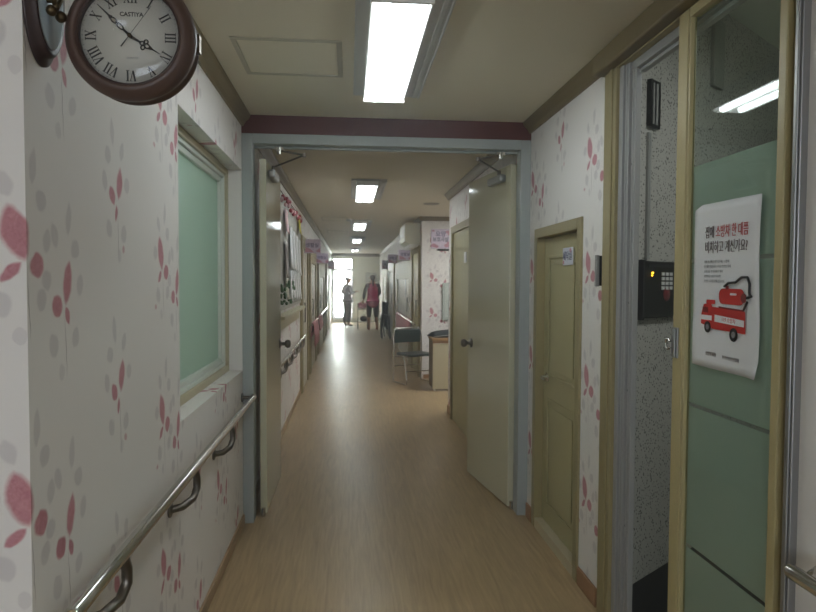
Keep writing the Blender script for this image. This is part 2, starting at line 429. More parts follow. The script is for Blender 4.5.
# baseboards
st(MB().box(XL, XL + .012, YC, 3.79, 0, .06).build('baseboard_left', M_BASEL, bevel=.003))
st(MB().box(XL, XL + .012, 3.95, 8.5, 0, .06).box(XL, XL + .012, 10.0, 11.3, 0, .06).build('baseboard_left', M_BASEL))
st(MB().box(XR - .012, XR, 2.68, D0 - .05, 0, .085).box(XR - .012, XR, D1 + .05, 3.79, 0, .085).build('baseboard_right', M_BASER, bevel=.003))
st(MB().box(XR - .012, XR, 3.95, 5.5, 0, .085).box(XR - .012, XR, 6.7, 6.95, 0, .085).box(1.10, 3.0, 9.385, 9.4, 0, .06).build('baseboard_recess', M_BASER))

# ------------------------------------------------------------------ frosted window in the left wall
win = thing('window_1', None, None, (XL - .12, 3.1, WZ0), kind='structure')
y0, y1, z0, z1 = WY0 + .0, WY1, WZ0, WZ1
def ring(mb, x0, x1, y0, y1, z0, z1, w):
    mb.box(x0, x1, y0, y0 + w, z0, z1).box(x0, x1, y1 - w, y1, z0, z1).box(x0, x1, y0 + w, y1 - w, z0, z0 + w).box(x0, x1, y0 + w, y1 - w, z1 - w, z1)
    return mb
ring(MB(), XL - .2, XL - .075, y0, y1, z0, z1, .035).build('window_frame', M_WINF, win, bevel=.003)
ring(MB(), XL - .16, XL - .09, y0 + .035, y1 - .035, z0 + .035, z1 - .035, .018).build('track', M_WINW, win, bevel=.002)
sash = ring(MB(), XL - .145, XL - .105, y0 + .053, y1 - .053, z0 + .053, z1 - .053, .028).build('sash', M_WINW, win, bevel=.004)
MB().box(XL - .128, XL - .122, y0 + .08, y1 - .08, z0 + .08, z1 - .08).build('pane', M_FROST, sash)
# room behind the frosted window
st(MB().box(-2.6, -2.5, 1.5, 4.8, 0, H).box(-2.5, XL - .25, 4.7, 4.8, 0, H).build('wall_sickroom', M_WHITEW))

# ------------------------------------------------------------------ beam and steel door frame
st(MB().box(XL + .045, XR - .045, 3.80, 3.93, 2.285, H).box(XL, XL + .045, 3.80, 3.93, 2.285, H).box(XR - .045, XR, 3.80, 3.93, 2.285, H).build('trim_9', M_BEAM))
fr = thing('trim_10', None, None, (.235, 3.86, 0), kind='structure')
MB().box(XL, XL + .062, 3.80, 3.90, 0, 2.285).build('post', M_STEEL, fr, bevel=.004)
MB().box(XR - .062, XR, 3.80, 3.90, 0, 2.285).build('post', M_STEEL, fr, bevel=.004)
MB().box(XL + .062, XR - .062, 3.80, 3.90, 2.228, 2.285).box(XL + .062, XR - .062, 3.87, 3.90, 2.215, 2.228).build('header', M_STEEL, fr, bevel=.003)

def steel_leaf(num, hinge, far, nrm, label_side):
    """door leaf: hinge and far points of the corridor-side face; nrm = into the corridor (+1 = +x)"""
    hx, hy = hinge; d = Vector((far[0] - hx, far[1] - hy, 0)); Ln = d.length; d.normalize()
    r = thing('door_%d' % num, None, None, (hx, hy, 0), kind='structure')
    n = Vector((-d.y, d.x, 0)) * (1 if (-d.y) * nrm > 0 else -1)
    M = Matrix(((d.x, n.x, 0, hx), (d.y, n.y, 0, hy), (0, 0, 1, 0), (0, 0, 0, 1)))
    MB(M).box(0, Ln, -.04, 0, .012, 2.165).build('door_leaf', M_LEAF, r, bevel=.003)
    k = MB(M); k.M = M
    zz = .985; xx = Ln - .075
    Mk = M @ Matrix.Translation((xx, 0, zz)) @ Matrix.Rotation(-PI / 2, 4, 'X')
    MB(Mk).lathe([(.001, .0), (.034, 0), (.034, .006), (.014, .012), (.012, .035), (.024, .042), (.03, .055), (.028, .07), (.018, .078), (.001, .08)], 24).build('door_knob', M_CHROME2, r)
    cl = MB(M).box(.07, .30, 0, .045, 2.065, 2.115).build('door_closer', mat('closer_grey', (150, 152, 150), .3, .7), r, bevel=.012)
    # closer arms: from body up to the elbow and back to the header shoe
    ex, ey = (hx + nrm * .235, 3.80); sx, sy = (hx + nrm * .09, 3.83)
    p0 = M @ Vector((.12, .03, 2.135))
    MB().tube([p0, (ex, ey, 2.165)], .006, 8).tube([(ex, ey, 2.165), (sx, sy, 2.195)], .006, 8).tube([(ex, ey, 2.155), (ex, ey, 2.175)], .012, 10).tube([p0 - Vector((0, 0, .02)), p0 + Vector((0, 0, .008))], .012, 10).build('closer_arm', M_CHROME2, r)
    MB().box(sx - .025, sx + .025, sy - .012, sy + .04, 2.195, 2.214).tube([(sx, sy, 2.175), (sx, sy, 2.214)], .014, 12).build('closer_shoe', M_CHROME, r)
    MB(M).tube([(-.015, -.02, .0), (-.015, -.02, .05)], .012, 10).box(-.03, .05, -.03, -.01, .0, .011).build('floor_pivot', M_CHROME, r)
    return r
steel_leaf(1, (-.497, 3.93), (-.492, 4.69), 1, 'left')
steel_leaf(2, (1.000, 3.93), (.884, 4.70), -1, 'right')

# ------------------------------------------------------------------ panelled olive door, right wall near
def ring2(mb, x0, x1, a0, a1, z0, z1, w): return ring(mb, x0, x1, a0, a1, z0, z1, w)
def panel_door(num, y0, y1, zt, x, s, lever=True, plaque=None, zb=.055):
    """y0..y1 opening; x wall face; s=+1 when the wall lies on +x"""
    r = thing('door_%d' % num, None, None, (x, (y0 + y1) / 2, 0), kind='structure')
    X = lambda d: x + s * d
    def bx(mb, d0, d1, *a):
        q = sorted((X(d0), X(d1))); return mb.box(q[0], q[1], *a)
    f = MB(); bx(f, -.012, .05, y0 - .04, y0 + .015, 0, zt + .04); bx(f, -.012, .05, y1 - .015, y1 + .04, 0, zt + .04); bx(f, -.012, .05, y0 + .015, y1 - .015, zt - .015, zt + .04)
    f.build('door_frame', M_OLIVEF, r, bevel=.004)
    t = MB(); bx(t, -.008, .05, y0 + .015, y1 - .015, 0, zb); t.build('threshold', M_SILL, r)
    lf = MB(); a0, a1 = y0 + .018, y1 - .018
    bx(lf, .036, .062, a0, a1, zb + .003, zt - .018)
    # raised mouldings: two long panels above, two short below
    mw = .012
    zs = [(zb + .12, .70), (.80, .92), (.99, zt - .13)] if False else [(zb + .11, .78), (.90, zt - .12)]
    for q0, q1 in zs:
        for (u0, u1) in ((a0 + .09, a1 - .09),):
            xa, xb = sorted((X(.026), X(.034)))
            ring(lf, xa, xb, u0, u1, q0, q1, .018)
            xa, xb = sorted((X(.028), X(.034)))
            lf.box(xa, xb, u0 + .045, u1 - .045, q0 + .045, q1 - .045)
    L = lf.build('door_leaf', M_OLIVE, r, bevel=.004)
    if lever:
        zz = .895; yy = a1 - .09
        Mk = frame((X(.032), yy, zz), (0, 1, 0), (0, 0, 1)) if s < 0 else frame((X(.032), yy, zz), (0, -1, 0), (0, 0, 1))
        h = MB(Mk).lathe([(.001, 0), (.027, 0), (.027, .006), (.011, .01), (.011, .038), (.001, .04)], 20)
        h.tube([(0, 0, .035), (.03, 0, .042), (.085, -.004, .042)], .008, 10)
        h.build('door_handle', M_CHROME, L)
    if plaque:
        pf = frame((X(.025), plaque[0], plaque[1]), (0, -s, 0), (0, 0, 1))
        p = MB(pf).box(-.075, .075, -.045, .045, -.001, .004).build('door_plaque', mat('plaque_white', (206, 208, 222), .4), r, bevel=.003)
        text('lettering', plaque[2], .05, pf @ Matrix.Translation((0, 0, .0045)), M_NAVY, p, bold=.0006)
        MB(pf).prism([(.045 + .02 * math.cos(a) * .8, .028 + .012 * math.sin(a)) for a in [i * PI / 5 for i in range(10)]], .004, .0045).prism([(-.058 + .012 * math.cos(a), -.03 + .01 * math.sin(a)) for a in [i * PI / 5 for i in range(10)]], .004, .0045).build('flower_print', M_SIGNP, p)
    return r
panel_door(3, D0, D1, DZ, XR, 1, True, (3.19, 1.565, '세탁실'))
# wall behind: second olive door beyond the steel leaf (recessed into opening painted on the wall face)
def flush_door(num, y0, y1, zt, x, s, vis=None, mleaf=None, long_handle=False, depth=.0, cas=.07, handle=True):
    r = thing('door_%d' % num, None, None, (x, (y0 + y1) / 2, 0), kind='structure')
    def bx(mb, d0, d1, *a):
        q = sorted((x - s * d0, x - s * d1)); return mb.box(q[0], q[1], *a)
    f = MB(); bx(f, 0, .035, y0, y0 + cas, 0, zt); bx(f, 0, .035, y1 - cas, y1, 0, zt); bx(f, 0, .035, y0 + cas, y1 - cas, zt - cas, zt)
    f.build('door_frame', M_OLIVEF, r, bevel=.004)
    l = MB(); bx(l, 0, .016, y0 + cas, y1 - cas, .01, zt - cas)
    L = l.build('door_leaf', mleaf or M_CREAM, r)
    if vis:
        v = MB(); bx(v, .016, .019, vis[0], vis[1], vis[2], vis[3]); v.build('vision_pane', mat('pane_gloss', (226, 230, 228), .2), L)
    if not handle: return r
    h = MB(); yy = y0 + cas + .08
    h.tube([(x - s * .016, yy, .9), (x - s * .05, yy, .9), (x - s * .05, yy, 1.15), (x - s * .016, yy, 1.15)], .008, 8)
    h.build('door_handle', M_CHROME2, L)
    return r
panel_door_far = flush_door(4, 5.55, 6.62, 2.0, XR, 1, mleaf=M_OLIVE, handle=False)
pf = frame((XR - .018, 5.86, 1.66), (0, -1, 0), (0, 0, 1))
lf4 = [c for c in panel_door_far.children if c.name.startswith('door_leaf')][0]
MB(pf).box(-.06, .06, -.05, .05, 0, .004).build('door_plaque', M_PAPER, lf4)
# far ward doors
flush_door(5, 8.2, 9.5, 2.02, XL, -1, (8.75, 8.85, 1.2, 1.62), cas=.16)
flush_door(6, 9.9, 11.9, 2.02, XL, -1, (10.7, 10.8, 1.2, 1.62), cas=.3)
flush_door(7, 12.6, 15.8, 2.02, XL, -1, (14.0, 14.12, 1.2, 1.62), cas=.5)
flush_door(8, 17.0, 19.6, 2.02, XL, -1, (18.0, 18.12, 1.2, 1.62), cas=.4)
flush_door(9, 9.56, 10.66, 1.98, 1.07, 1, mleaf=M_OLIVE, cas=.1)
flush_door(10, 10.66, 14.3, 1.98, 1.07, 1, (11.9, 12.02, 1.15, 1.62), cas=.5)
flush_door(11, 14.9, 17.2, 1.98, 1.07, 1, (15.9, 16.0, 1.15, 1.6), cas=.3)
flush_door(12, 17.6, 20.0, 1.98, 1.07, 1, cas=.4)

# ------------------------------------------------------------------ sliding glass door section, right near
# shiny trim at the end of the wallpaper, olive post, grey aluminium jamb
st(MB().box(XR - .004, XR + .07, 2.652, 2.67, 0, 2.305).build('trim_11', M_CHROME))
st(MB().box(XR - .015, XR + .07, 2.535, 2.652, 0, 2.305).box(XR - .022, XR - .015, 2.56, 2.59, 0, 2.305).build('trim_12', M_OLIVEF, bevel=.004))
j = MB().box(XR, XR + .02, 2.50, 2.535, 0, 2.30).box(XR + .010, XR + .035, 2.465, 2.50, 0, 2.30).box(XR + .006, XR + .010, 2.48, 2.488, 0, 2.30).box(XR + .022, XR + .045, 2.43, 2.465, 0, 2.30).box(XR + .018, XR + .022, 2.445, 2.452, 0, 2.30)
st(j.build('trim_13', M_ALUW, bevel=.003))
sc_ = MB()
for z in (.45, 1.0, 1.35, 1.9):
    sc_.M = frame((XR + .022, 2.457, z), (0, -1, 0), (0, 0, 1)); sc_.lathe([(.001, 0), (.006, 0), (.005, .002), (.001, .002)], 10)
st(sc_.build('trim_14', M_BLACK))
# header over the opening and the slider track
st(MB().box(XR - .012, XR + .07, 1.50, 2.535, 2.30, H).build('trim_15', M_OLIVEF, bevel=.004))
st(MB().box(XR + .018, XR + .06, 1.50, 2.465, 2.265, 2.30).box(XR + .035, XR + .06, 1.50, 2.43, 2.25, 2.265).build('trim_16', M_ALUW, bevel=.003))
st(MB().box(XR - .004, XR + .07, 1.475, 1.502, 0, H).build('trim_17', M_CHROME))
st(MB().box(XR - .02, XR + .07, 1.447, 1.475, 0, H).box(XR - .026, XR - .02, 1.452, 1.458, 0, H).build('trim_18', M_ALU, bevel=.003))

sd = thing('door_13', None, None, (XR, 1.78, 0), kind='structure')
X0, X1 = XR - .02, XR + .015
SY0, SY1 = 1.502, 2.03
MB().box(X0, X1 - .01, 1.972, SY1, .01, 2.30).box(X0 + .004, X1 - .01, 1.962, 1.972, .01, 2.30).build('stile', M_TANST, sd, bevel=.003)
MB().box(X0, X1, SY0, 1.532, .01, 2.30).build('stile', M_TANST, sd, bevel=.003)
MB().box(X0, X1, 1.532, 1.962, 2.27, 2.30).build('rail', M_TANST, sd, bevel=.003)
MB().box(X0, X1, 1.532, 1.962, .01, .10).build('rail', M_TANST, sd, bevel=.003)
MB().box(XR - .003, XR + .003, 1.532, 1.962, .10, 2.27).build('pane', M_GCLEAR, sd)
fz = [(.10, .577), (.589, 1.036), (1.048, 1.496), (1.508, 1.80)]
for k, (q0, q1) in enumerate(fz):
    MB().box(XR + .0035, XR + .0045, 1.532, 1.962, q0, q1).build('frosted_film', M_GFROST, sd)
lk = thing('x', None, None) if False else None
lkm = frame((X0, 2.01, 1.235), (0, -1, 0), (0, 0, 1))
lb = MB(lkm).box(-.014, .020, -.05, .05, -.001, .006).box(-.008, .014, -.045, .045, .006, .012).build('latch', M_ALU, sd, bevel=.002)
MB(lkm).tube([(-.004 + .017 * math.cos(a) - .012, -.005 + .017 * math.sin(a), .018) for a in [PI * (.2 + 1.6 * i / 10) for i in range(11)]], .004, 8).build('latch_ring', M_CHROME, lb)
# strike plate on wallpaper edge
hp = thing('pull_handle', 'short grey metal strike bar on wallpaper edge beside sliding glass door', 'handle', (XR, 2.69, 1.41))
MB().box(XR - .032, XR - .016, 2.672, 2.688, 1.415, 1.55).build('plate', M_ALU, hp, bevel=.002)
MB().box(XR - .016, XR - .006, 2.672, 2.688, 1.418, 1.547).build('rubber_edge', M_BLACK, hp)

# side hall seen through the opening
A0 = Vector((1.25, 2.77, 0)); dv = Vector((.8, .6, 0)); nv = Vector((.6, -.8, 0))
MH = Matrix(((.8, 0, .6, 1.25), (.6, 0, -.8, 2.77), (0, 1, 0, 0), (0, 0, 0, 1)))   # local x along wall, y up, z out to viewer
st(MB(MH).box(-.12, 2.6, 0, 2.9, -.1, 0).build('wall_side_hall', M_SP))
st(MB().box(1.16, 3.5, .2, 4.4, .0, .03).build('floor', M_DKFLOOR))
st(MB().box(1.155, 1.2, .1, 4.6, H, 2.9).box(1.16, 3.6, 4.5, 4.6, 0, 2.9).box(1.16, 3.6, .1, 4.6, 2.9, 3.0).box(1.21, 3.5, .1, .2, 0, 2.9).box(3.4, 3.5, .2, 4.4, 0, 2.9).build('wall_side_hall', M_WHITEW))

# key pad and its conduit
kp = thing('keypad', 'black access control keypad with grey number buttons on speckled wall', 'keypad', tuple(MH @ Vector((.16, 1.27, 0))))
MB(MH).box(.078, .47, 1.268, 1.532, .001, .03).build('housing', M_BLACK, kp, bevel=.006)
MB(MH).box(.066, .080, 1.262, 1.536, .001, .034).box(.12, .44, 1.505, 1.518, .030, .032).build('bezel', mat('keypad_bezel', (48, 48, 52), .3), kp)
for r_ in range(4):
    for c_ in range(3):
        MB(MH).box(.245 + c_ * .040, .271 + c_ * .040, 1.466 - r_ * .022, 1.481 - r_ * .022, .028, .034).build('button', M_KEY, kp)
Md = MH @ Matrix.Translation((.30, 1.378, .03))
MB(Md).lathe([(.001, 0), (.034, 0), (.032, .003), (.001, .004)], 24).build('sensor_disc', mat('dark_red_sensor', (110, 48, 50), .4), kp)
MB(MH).box(.152, .164, 1.474, 1.481, .03, .033).box(.150, .156, 1.463, 1.468, .03, .033).build('led', M_YLED, kp)
cd = tag(MB(MH).box(.135, .147, 1.54, 2.12, .001, .012).box(.150, .162, 1.54, 2.12, .001, .012).build('cable_duct', M_ALUW), 'thin grey cable duct running up speckled wall to keypad', 'cable duct')
ml = thing('magnetic_lock', 'narrow black framed fitting high on speckled wall above keypad', 'door lock', tuple(MH @ Vector((.14, 2.15, 0))))
MB(MH).box(.13, .225, 2.145, 2.36, .001, .02).build('housing', M_BLACK, ml)
MB(MH).box(.150, .162, 2.16, 2.345, .02, .024).box(.178, .195, 2.16, 2.345, .02, .024).build('strip', M_ALUW, ml)
tag(MB(MH).box(.80, .93, 2.47, 2.82, .001, .02).build('wall_panel', mat('grey_panel', (140, 142, 136), .5)), 'pale upright panel seen through upper part of sliding door', 'panel')

# ------------------------------------------------------------------ poster on the glass
PX = XR - .0045
PW, PH = .325, .495
rp = Vector((-.006, -.31, .004)).normalized()
pm = frame((PX, 1.768, 1.422), (0, -1, -.012), (0, -.0, 1))
po = thing('fire_safety_poster', 'white fire safety poster with red fire engine taped to glass door', 'poster', (PX, 1.768, 1.17))
b = MB(pm)
NX, NY = 16, 20
vs = []; fs = []
for jn in range(NY + 1):
    for i in range(NX + 1):
        u = i / NX; v = jn / NY
        x = (u - .5) * PW; y = (v - .5) * PH
        # torn top left corner, gentle edge wave
        if u < .12 and v > .93: y -= (.12 - u) * .12
        x += .004 * math.sin(v * 7) * (u > .9)
        z = .0015 + .003 * max(0, math.sin(u * 5 + v * 4)) * (abs(v - .5) * 2) ** 2 + (.010 * max(0, (u - .85) / .15) * max(0, (.1 - v) / .1))
        vs.append((x, y, z))
for jn in range(NY):
    for i in range(NX):
        a = jn * (NX + 1) + i; fs.append((a, a + 1, a + NX + 2, a + NX + 1))
b.add(vs, fs, 0, True)
sh = b.build('sheet', M_PAPER, po, recalc=False)
sm = sh.modifiers.new('s', 'SOLIDIFY'); sm.thickness = .0006; sm.offset = -1
Z = .0048
def pt(name, body, size, x, y, m, **k): return text(name, body, size, pm @ Matrix.Translation((x, y, Z)), m, po, **k)
pt('headline', '집에', .040, -.098, .158, M_TDK, align='LEFT', xs=.66, bold=-.0003)
pt('headline', '소방차 한 대쯤', .040, -.042, .158, M_TRED, align='LEFT', xs=.645, bold=-.0001)
pt('headline', '비치하고 계신가요?', .040, -.098, .113, M_TDK, align='LEFT', xs=.66, bold=-.0003)
for k, tx in enumerate(['화재 초기에 소화기 한 대는 소방차', '한 대와 같습니다 우리집 안전을 위해', '소화기를 꼭 비치해 주세요', '가정마다 소화기 하나씩', '안전한 우리집 함께 만들어요']):
    pt('small_print', tx, .0095, -.100, .072 - k * .0145, M_TGR, align='LEFT', xs=.95, ext=.0002)
pt('footer', '소방방재청', .014, -.055, -.205, M_TDK, xs=.9, ext=.0002); pt('footer', '한국소방안전협회', .0125, .045, -.207, M_TDK, xs=.9, ext=.0002)
def cpts(cx, cy, r, n=20, ry=None): return [(cx + r * math.cos(2 * PI * i / n), cy + (ry or r) * math.sin(2 * PI * i / n)) for i in range(n)]
def rr(x0, x1, y0, y1, r=.006):
    p = []
    for cx, cy, a0 in ((x1 - r, y1 - r, 0), (x0 + r, y1 - r, 90), (x0 + r, y0 + r, 180), (x1 - r, y0 + r, 270)):
        for k in range(5): a = math.radians(a0 + k * 22.5); p.append((cx + r * math.cos(a), cy + r * math.sin(a)))
    return p
PT = pm @ Matrix.Translation((.018, .006, Z)) @ Matrix.Diagonal((1.0, 1.03, 1, 1))
MB(PT).prism([(-.128, -.118), (-.128, -.092), (-.115, -.060), (-.075, -.056), (-.070, -.066), (.09, -.072), (.094, -.132), (-.06, -.130)], 0, .0004).prism(rr(-.035, .085, -.056, -.012, .018), 0, .0005).prism(rr(-.100, -.055, -.058, -.046, .003), 0, .0006).build('fire_engine', M_RED, po)
MB(PT).prism(rr(-.120, -.090, -.084, -.068, .002), .0004, .0009).prism(cpts(.083, -.036, .013), .0005, .0009).prism(rr(-.002, .012, -.014, -.004, .002), .0004, .0009).prism([(-.035, -.063), (.088, -.068), (.088, -.073), (-.035, -.068)], .0004, .0009).build('dark_details', M_DRED, po)
MB(PT).prism([(-.127, -.106), (-.127, -.092), (-.070, -.092), (-.070, -.106)], .0004, .001).prism([(-.055, -.108), (-.055, -.088), (.088, -.096), (.088, -.114)], .0004, .001).prism(rr(.02, .05, -.030, -.024, .002), .0005, .001).build('white_band', M_PAPER, po)
MB(PT).tube([(-.008, -.006, .001), (.012, .004, .001), (.045, .006, .001), (.072, .020, .001), (.098, .020, .001), (.108, .004, .001), (.108, -.022, .001)], .0035, 8).tube([(.108, -.022, .001), (.112, -.034, .001)], .0035, 8).build('hose', M_INK, po)
MB(PT).tube([(.098, -.035, .001), (.117, -.030, .001)], .004, 8).build('nozzle', M_INK, po)
MB(PT).tube([(.100, -.045, .001), (.085, -.068, .001)], .003, 8).build('lever', M_INK, po)
for wx, wz, wr in ((-.092, -.126, .017), (.04, -.138, .019)):
    wh = MB(PT).prism(cpts(wx, wz, wr), 0, .001).build('wheel', M_INK, po)
    MB(PT).prism(cpts(wx, wz, wr * .48), .001, .0014).build('hub', M_TGR, wh)
text('lettering', '119 소방차', .015, PT @ Matrix.Translation((.015, -.101, .0012)) @ Matrix.Rotation(-.05, 4, 'Z'), M_RED, po, ext=.0002)

# ------------------------------------------------------------------ handrails
def bracket(root, x, s, y, z):
    # s = direction into the corridor from the wall (+1 for left wall)
    xw = x
    p = [(x + s * .065, y, z - .012), (x + s * .068, y + .012, z - .045), (x + s * .068, y + .012, z - .080), (x + s * .060, y - .015, z - .110), (x + s * .036, y - .065, z - .122), (x + s * .003, y - .10, z - .120)]
    q = []
    for i in range(len(p) - 1):
        for t in (0, .5): q.append(Vector(p[i]).lerp(Vector(p[i + 1]), t))
    q.append(Vector(p[-1]))
    b = MB().tube(q, .0135, 12)
    b.M = frame((xw + s * .001, y - .10, z - .120), (0, s, 0), (0, 0, 1)); b.lathe([(.001, 0), (.027, 0), (.026, .006), (.014, .010), (.001, .010)], 20)
    b.build('bracket', M_CHROME2, root)
def handrail(label, x, s, y0, y1, z, ys, group='handrails along the corridor'):
    r = thing('handrail', label, 'handrail', (x, y0, z), group)
    c = s * .065
    MB().tube([(x + c, y0, z), (x + c, y0 + .01, z)] + [(x + c, y0 + (y1 - y0) * k / 8, z) for k in range(1, 8)] + [(x + c, y1 - .01, z), (x + c, y1, z)], [.013, .0175] + [.0175] * 7 + [.0175, .013], 20).build('rail', M_CHROME, r)
    for y in ys: bracket(r, x, s, y, z)
    return r
hr = handrail('stainless handrail under the frosted window on the left wall', XL, 1, YC + .02, 3.795, .755, (1.62, 2.36, 3.08))
MB().tube([(XL + .001, 3.76, .755), (XL + .06, 3.76, .755)], .010, 10).tube([(XL + .001, 3.76, .755), (XL + .008, 3.76, .755)], .026, 16).build('end_stub', M_CHROME2, hr)
handrail('stainless handrail with row of curved brackets below the bulletin board', XL, 1, 4.95, 8.15, .745, (5.2, 5.75, 6.3, 6.85, 7.4, 7.95))
handrail('far stretch of left handrail carrying the pink towels', XL, 1, 9.75, 16.4, .77, (10.0, 12, 14, 16))
h2 = handrail('chrome handrail end at lower right corner by grey post', XR, -1, .3, 1.385, .762, (.5,))
MB().tube([(XR - .001, 1.33, .775), (XR - .03, 1.33, .785), (XR - .06, 1.33, .765)], .012, 12).tube([(XR - .001, 1.33, .775), (XR - .008, 1.33, .775)], .03, 18).build('end_bracket', M_CHROME, h2)
handrail('short handrail behind the folding chair with pink towel on it', 1.07, -1, 9.75, 13.7, .78, (10.2, 12.6))

# ------------------------------------------------------------------ wall clock on bracket
CX, CY, CZ = -.445, 1.380, 1.928
ck = thing('wall_clock', 'round dark wooden double sided clock with cream dial and roman numerals', 'clock', (CX, CY, CZ - .145))
MC = frame((CX, CY, CZ), (1, 0, 0), (0, 0, 1)) @ Matrix.Scale(.95, 4)           # local z points to -Y (viewer)
R0 = .143
MB(MC).lathe([(.105, .004), (.108, .026), (.113, .030), (.121, .026), (.129, .018), (.136, .006), (.1365, -.006), (.130, -.012), (.129, -.034), (.133, -.038), (.133, -.046), (.120, -.060), (.105, -.058), (.105, -.05)], 72).build('case', M_WOODD, ck)
MB(MC).lathe([(.001, .002), (.1065, .002), (.1065, .006), (.001, .006)], 64).build('dial', M_DIAL, ck)
MB(MC).lathe([(.1075, .004), (.1075, .022), (.104, .023), (.104, .006)], 64, hollow=True).build('inner_rim', mat('dark_rim', (60, 40, 36), .35), ck)
def bar(mb, x0, y0, x1, y1, w):
    d = Vector((x1 - x0, y1 - y0)); n = Vector((-d.y, d.x)).normalized() * w / 2
    mb.prism([(x0 - n.x, y0 - n.y), (x1 - n.x, y1 - n.y), (x1 + n.x, y1 + n.y), (x0 + n.x, y0 + n.y)], 0, .0008)
def roman(mb, s, h):
    ws = {'I': .38, 'V': .72, 'X': .72}; tot = sum(ws[c] for c in s) * h; x = -tot / 2
    for c in s:
        w_ = ws[c] * h; a, bq = x + .06 * h, x + w_ - .06 * h; m_ = (a + bq) / 2; t = h / 2
        if c == 'I': bar(mb, m_, -t, m_, t, .15 * h)
        if c == 'V': bar(mb, a + .06 * h, t, m_, -t, .16 * h); bar(mb, bq - .04 * h, t, m_, -t, .06 * h)
        if c == 'X': bar(mb, a + .06 * h, t, bq - .06 * h, -t, .16 * h); bar(mb, bq - .05 * h, t, a + .05 * h, -t, .06 * h)
        for yy in (-t, t):
            if c == 'I': bar(mb, m_ - .17 * h, yy, m_ + .17 * h, yy, .05 * h)
            elif c == 'X' or yy > 0: bar(mb, a - .02 * h, yy, a + .2 * h, yy, .05 * h); bar(mb, bq - .2 * h, yy, bq + .02 * h, yy, .05 * h)
        x += w_
for k, s_ in enumerate(['XII', 'I', 'II', 'III', 'IV', 'V', 'VI', 'VII', 'VIII', 'IX', 'X', 'XI']):
    Mn = MC @ Matrix.Rotation(-k * PI / 6, 4, 'Z') @ Matrix.Translation((0, .083, .006)) @ Matrix.Diagonal((.92, 1, 1, 1))
    nb = MB(Mn); roman(nb, s_, .022); nb.build('numeral', M_INK, ck)
tk = MB()
for k in range(60):
    tk.M = MC @ Matrix.Rotation(-k * PI / 30, 4, 'Z') @ Matrix.Translation((0, .0, .006)); tk.prism([(-.0006, .0985), (.0006, .0985), (.0006, .1015), (-.0006, .1015)], 0, .0006)
tk.build('minute_track', mat('pale_ticks', (150, 146, 138), .5), ck)
text('lettering', 'CASTIYA', .0125, MC @ Matrix.Translation((.002, .047, .0062)), M_INK, ck, ext=.0003, bold=.0003)
text('lettering', 'QUARTZ', .006, MC @ Matrix.Translation((.003, -.045, .0062)), M_TGR, ck, ext=.0003)
def hand(name, ang, parts, z, m):
    hb = MB(MC @ Matrix.Rotation(-math.radians(ang), 4, 'Z') @ Matrix.Translation((0, 0, z)))
    parts(hb); return hb.build(name, m, ck)
def ringp(hb, cx, cy, rx, ry, w=.0014):
    hb.tube([(cx + rx * math.cos(a), cy + ry * math.sin(a), .0006) for a in [i * 2 * PI / 16 for i in range(16)]], w, 6, closed=True)
def p_min(hb):
    hb.prism([(-.003, -.004), (.003, -.004), (.002, .02), (-.002, .02)], 0, .0012); ringp(hb, 0, .028, .004, .009); ringp(hb, 0, .045, .0042, .008)
    hb.prism(cpts(0, .037, .0035), 0, .0012); hb.prism([(-.0045, .053), (.0045, .053), (.002, .060), (.0006, .092), (-.0006, .092), (-.002, .060)], 0, .0012)
def p_hr(hb):
    hb.prism([(-.0035, -.004), (.0035, -.004), (.002, .024), (-.002, .024)], 0, .0012); ringp(hb, 0, .040, .0045, .0055); ringp(hb, -.007, .034, .0045, .004); ringp(hb, .007, .034, .0045, .004)
    ringp(hb, 0, .028, .004, .004); hb.prism([(-.0045, .045), (.0045, .045), (.0015, .054), (.0005, .072), (-.0005, .072), (-.0015, .054)], 0, .0012)
def p_sec(hb):
    hb.prism([(-.0004, -.012), (.0004, -.012), (.0004, .078), (-.0004, .078)], 0, .0006); hb.prism([(-.0014, -.030), (.0014, -.030), (.001, -.008), (-.001, -.008)], 0, .0006)
hand('hour_hand', 120, p_hr, .009, M_INK); hand('minute_hand', 314, p_min, .012, M_INK); hand('second_hand', 36, p_sec, .015, M_INK)
MB(MC).lathe([(.001, .006), (.0045, .006), (.0045, .018), (.001, .019)], 16).build('hub', M_BRASS, ck)
# clear domed glass
MB(MC).lathe([(.1042, .0195), (.1042, .0205), (.09, .0245), (.06, .0275), (.03, .029), (.001, .0295)], 48).build('glass', clear_glass('clock_glass', (250, 250, 250), 1.0), ck)
for sx_ in (-1, 1):
    MB(MC).box(sx_ * .128, sx_ * .139, -.02, .02, -.035, -.016).build('side_catch', M_BRASS, ck, bevel=.001)
# hanger above the clock and scroll bracket on wall disc
bk = thing('clock_bracket', 'dark scrolled wall bracket with round plate that carries the clock', 'bracket', (XL, 1.37, 1.90))
MW = frame((XL, 1.368, 2.0), (0, 1, 0), (0, 0, 1)) @ Matrix.Diagonal((.62, 1.17, 1, 1))     # local z = +X into corridor
MB(MW).lathe([(.001, .001), (.120, .001), (.120, .006), (.106, .008), (.104, .020), (.099, .024), (.090, .021), (.001, .021)], 56).build('wall_plate', mat('bracket_wood', (62, 48, 48), .4), bk)
MB(MW).lathe([(.001, .021), (.0895, .021), (.0895, .023), (.001, .023)], 48).build('plate_face', M_PLATE, bk)
sb = MB()
def scroll(cx, cz, r, turns, a0, dirn):
    return [(cx + (r * (1 - .75 * t)) * math.cos(a0 + dirn * turns * 2 * PI * t), 1.41, cz + (r * (1 - .75 * t)) * math.sin(a0 + dirn * turns * 2 * PI * t)) for t in [i / 22 for i in range(23)]]
sb.tube([(XL + .022, 1.41, 2.03), (XL + .12, 1.41, 2.10), (XL + .22, 1.41, 2.14), (XL + .30, 1.41, 2.13)], .007, 10)
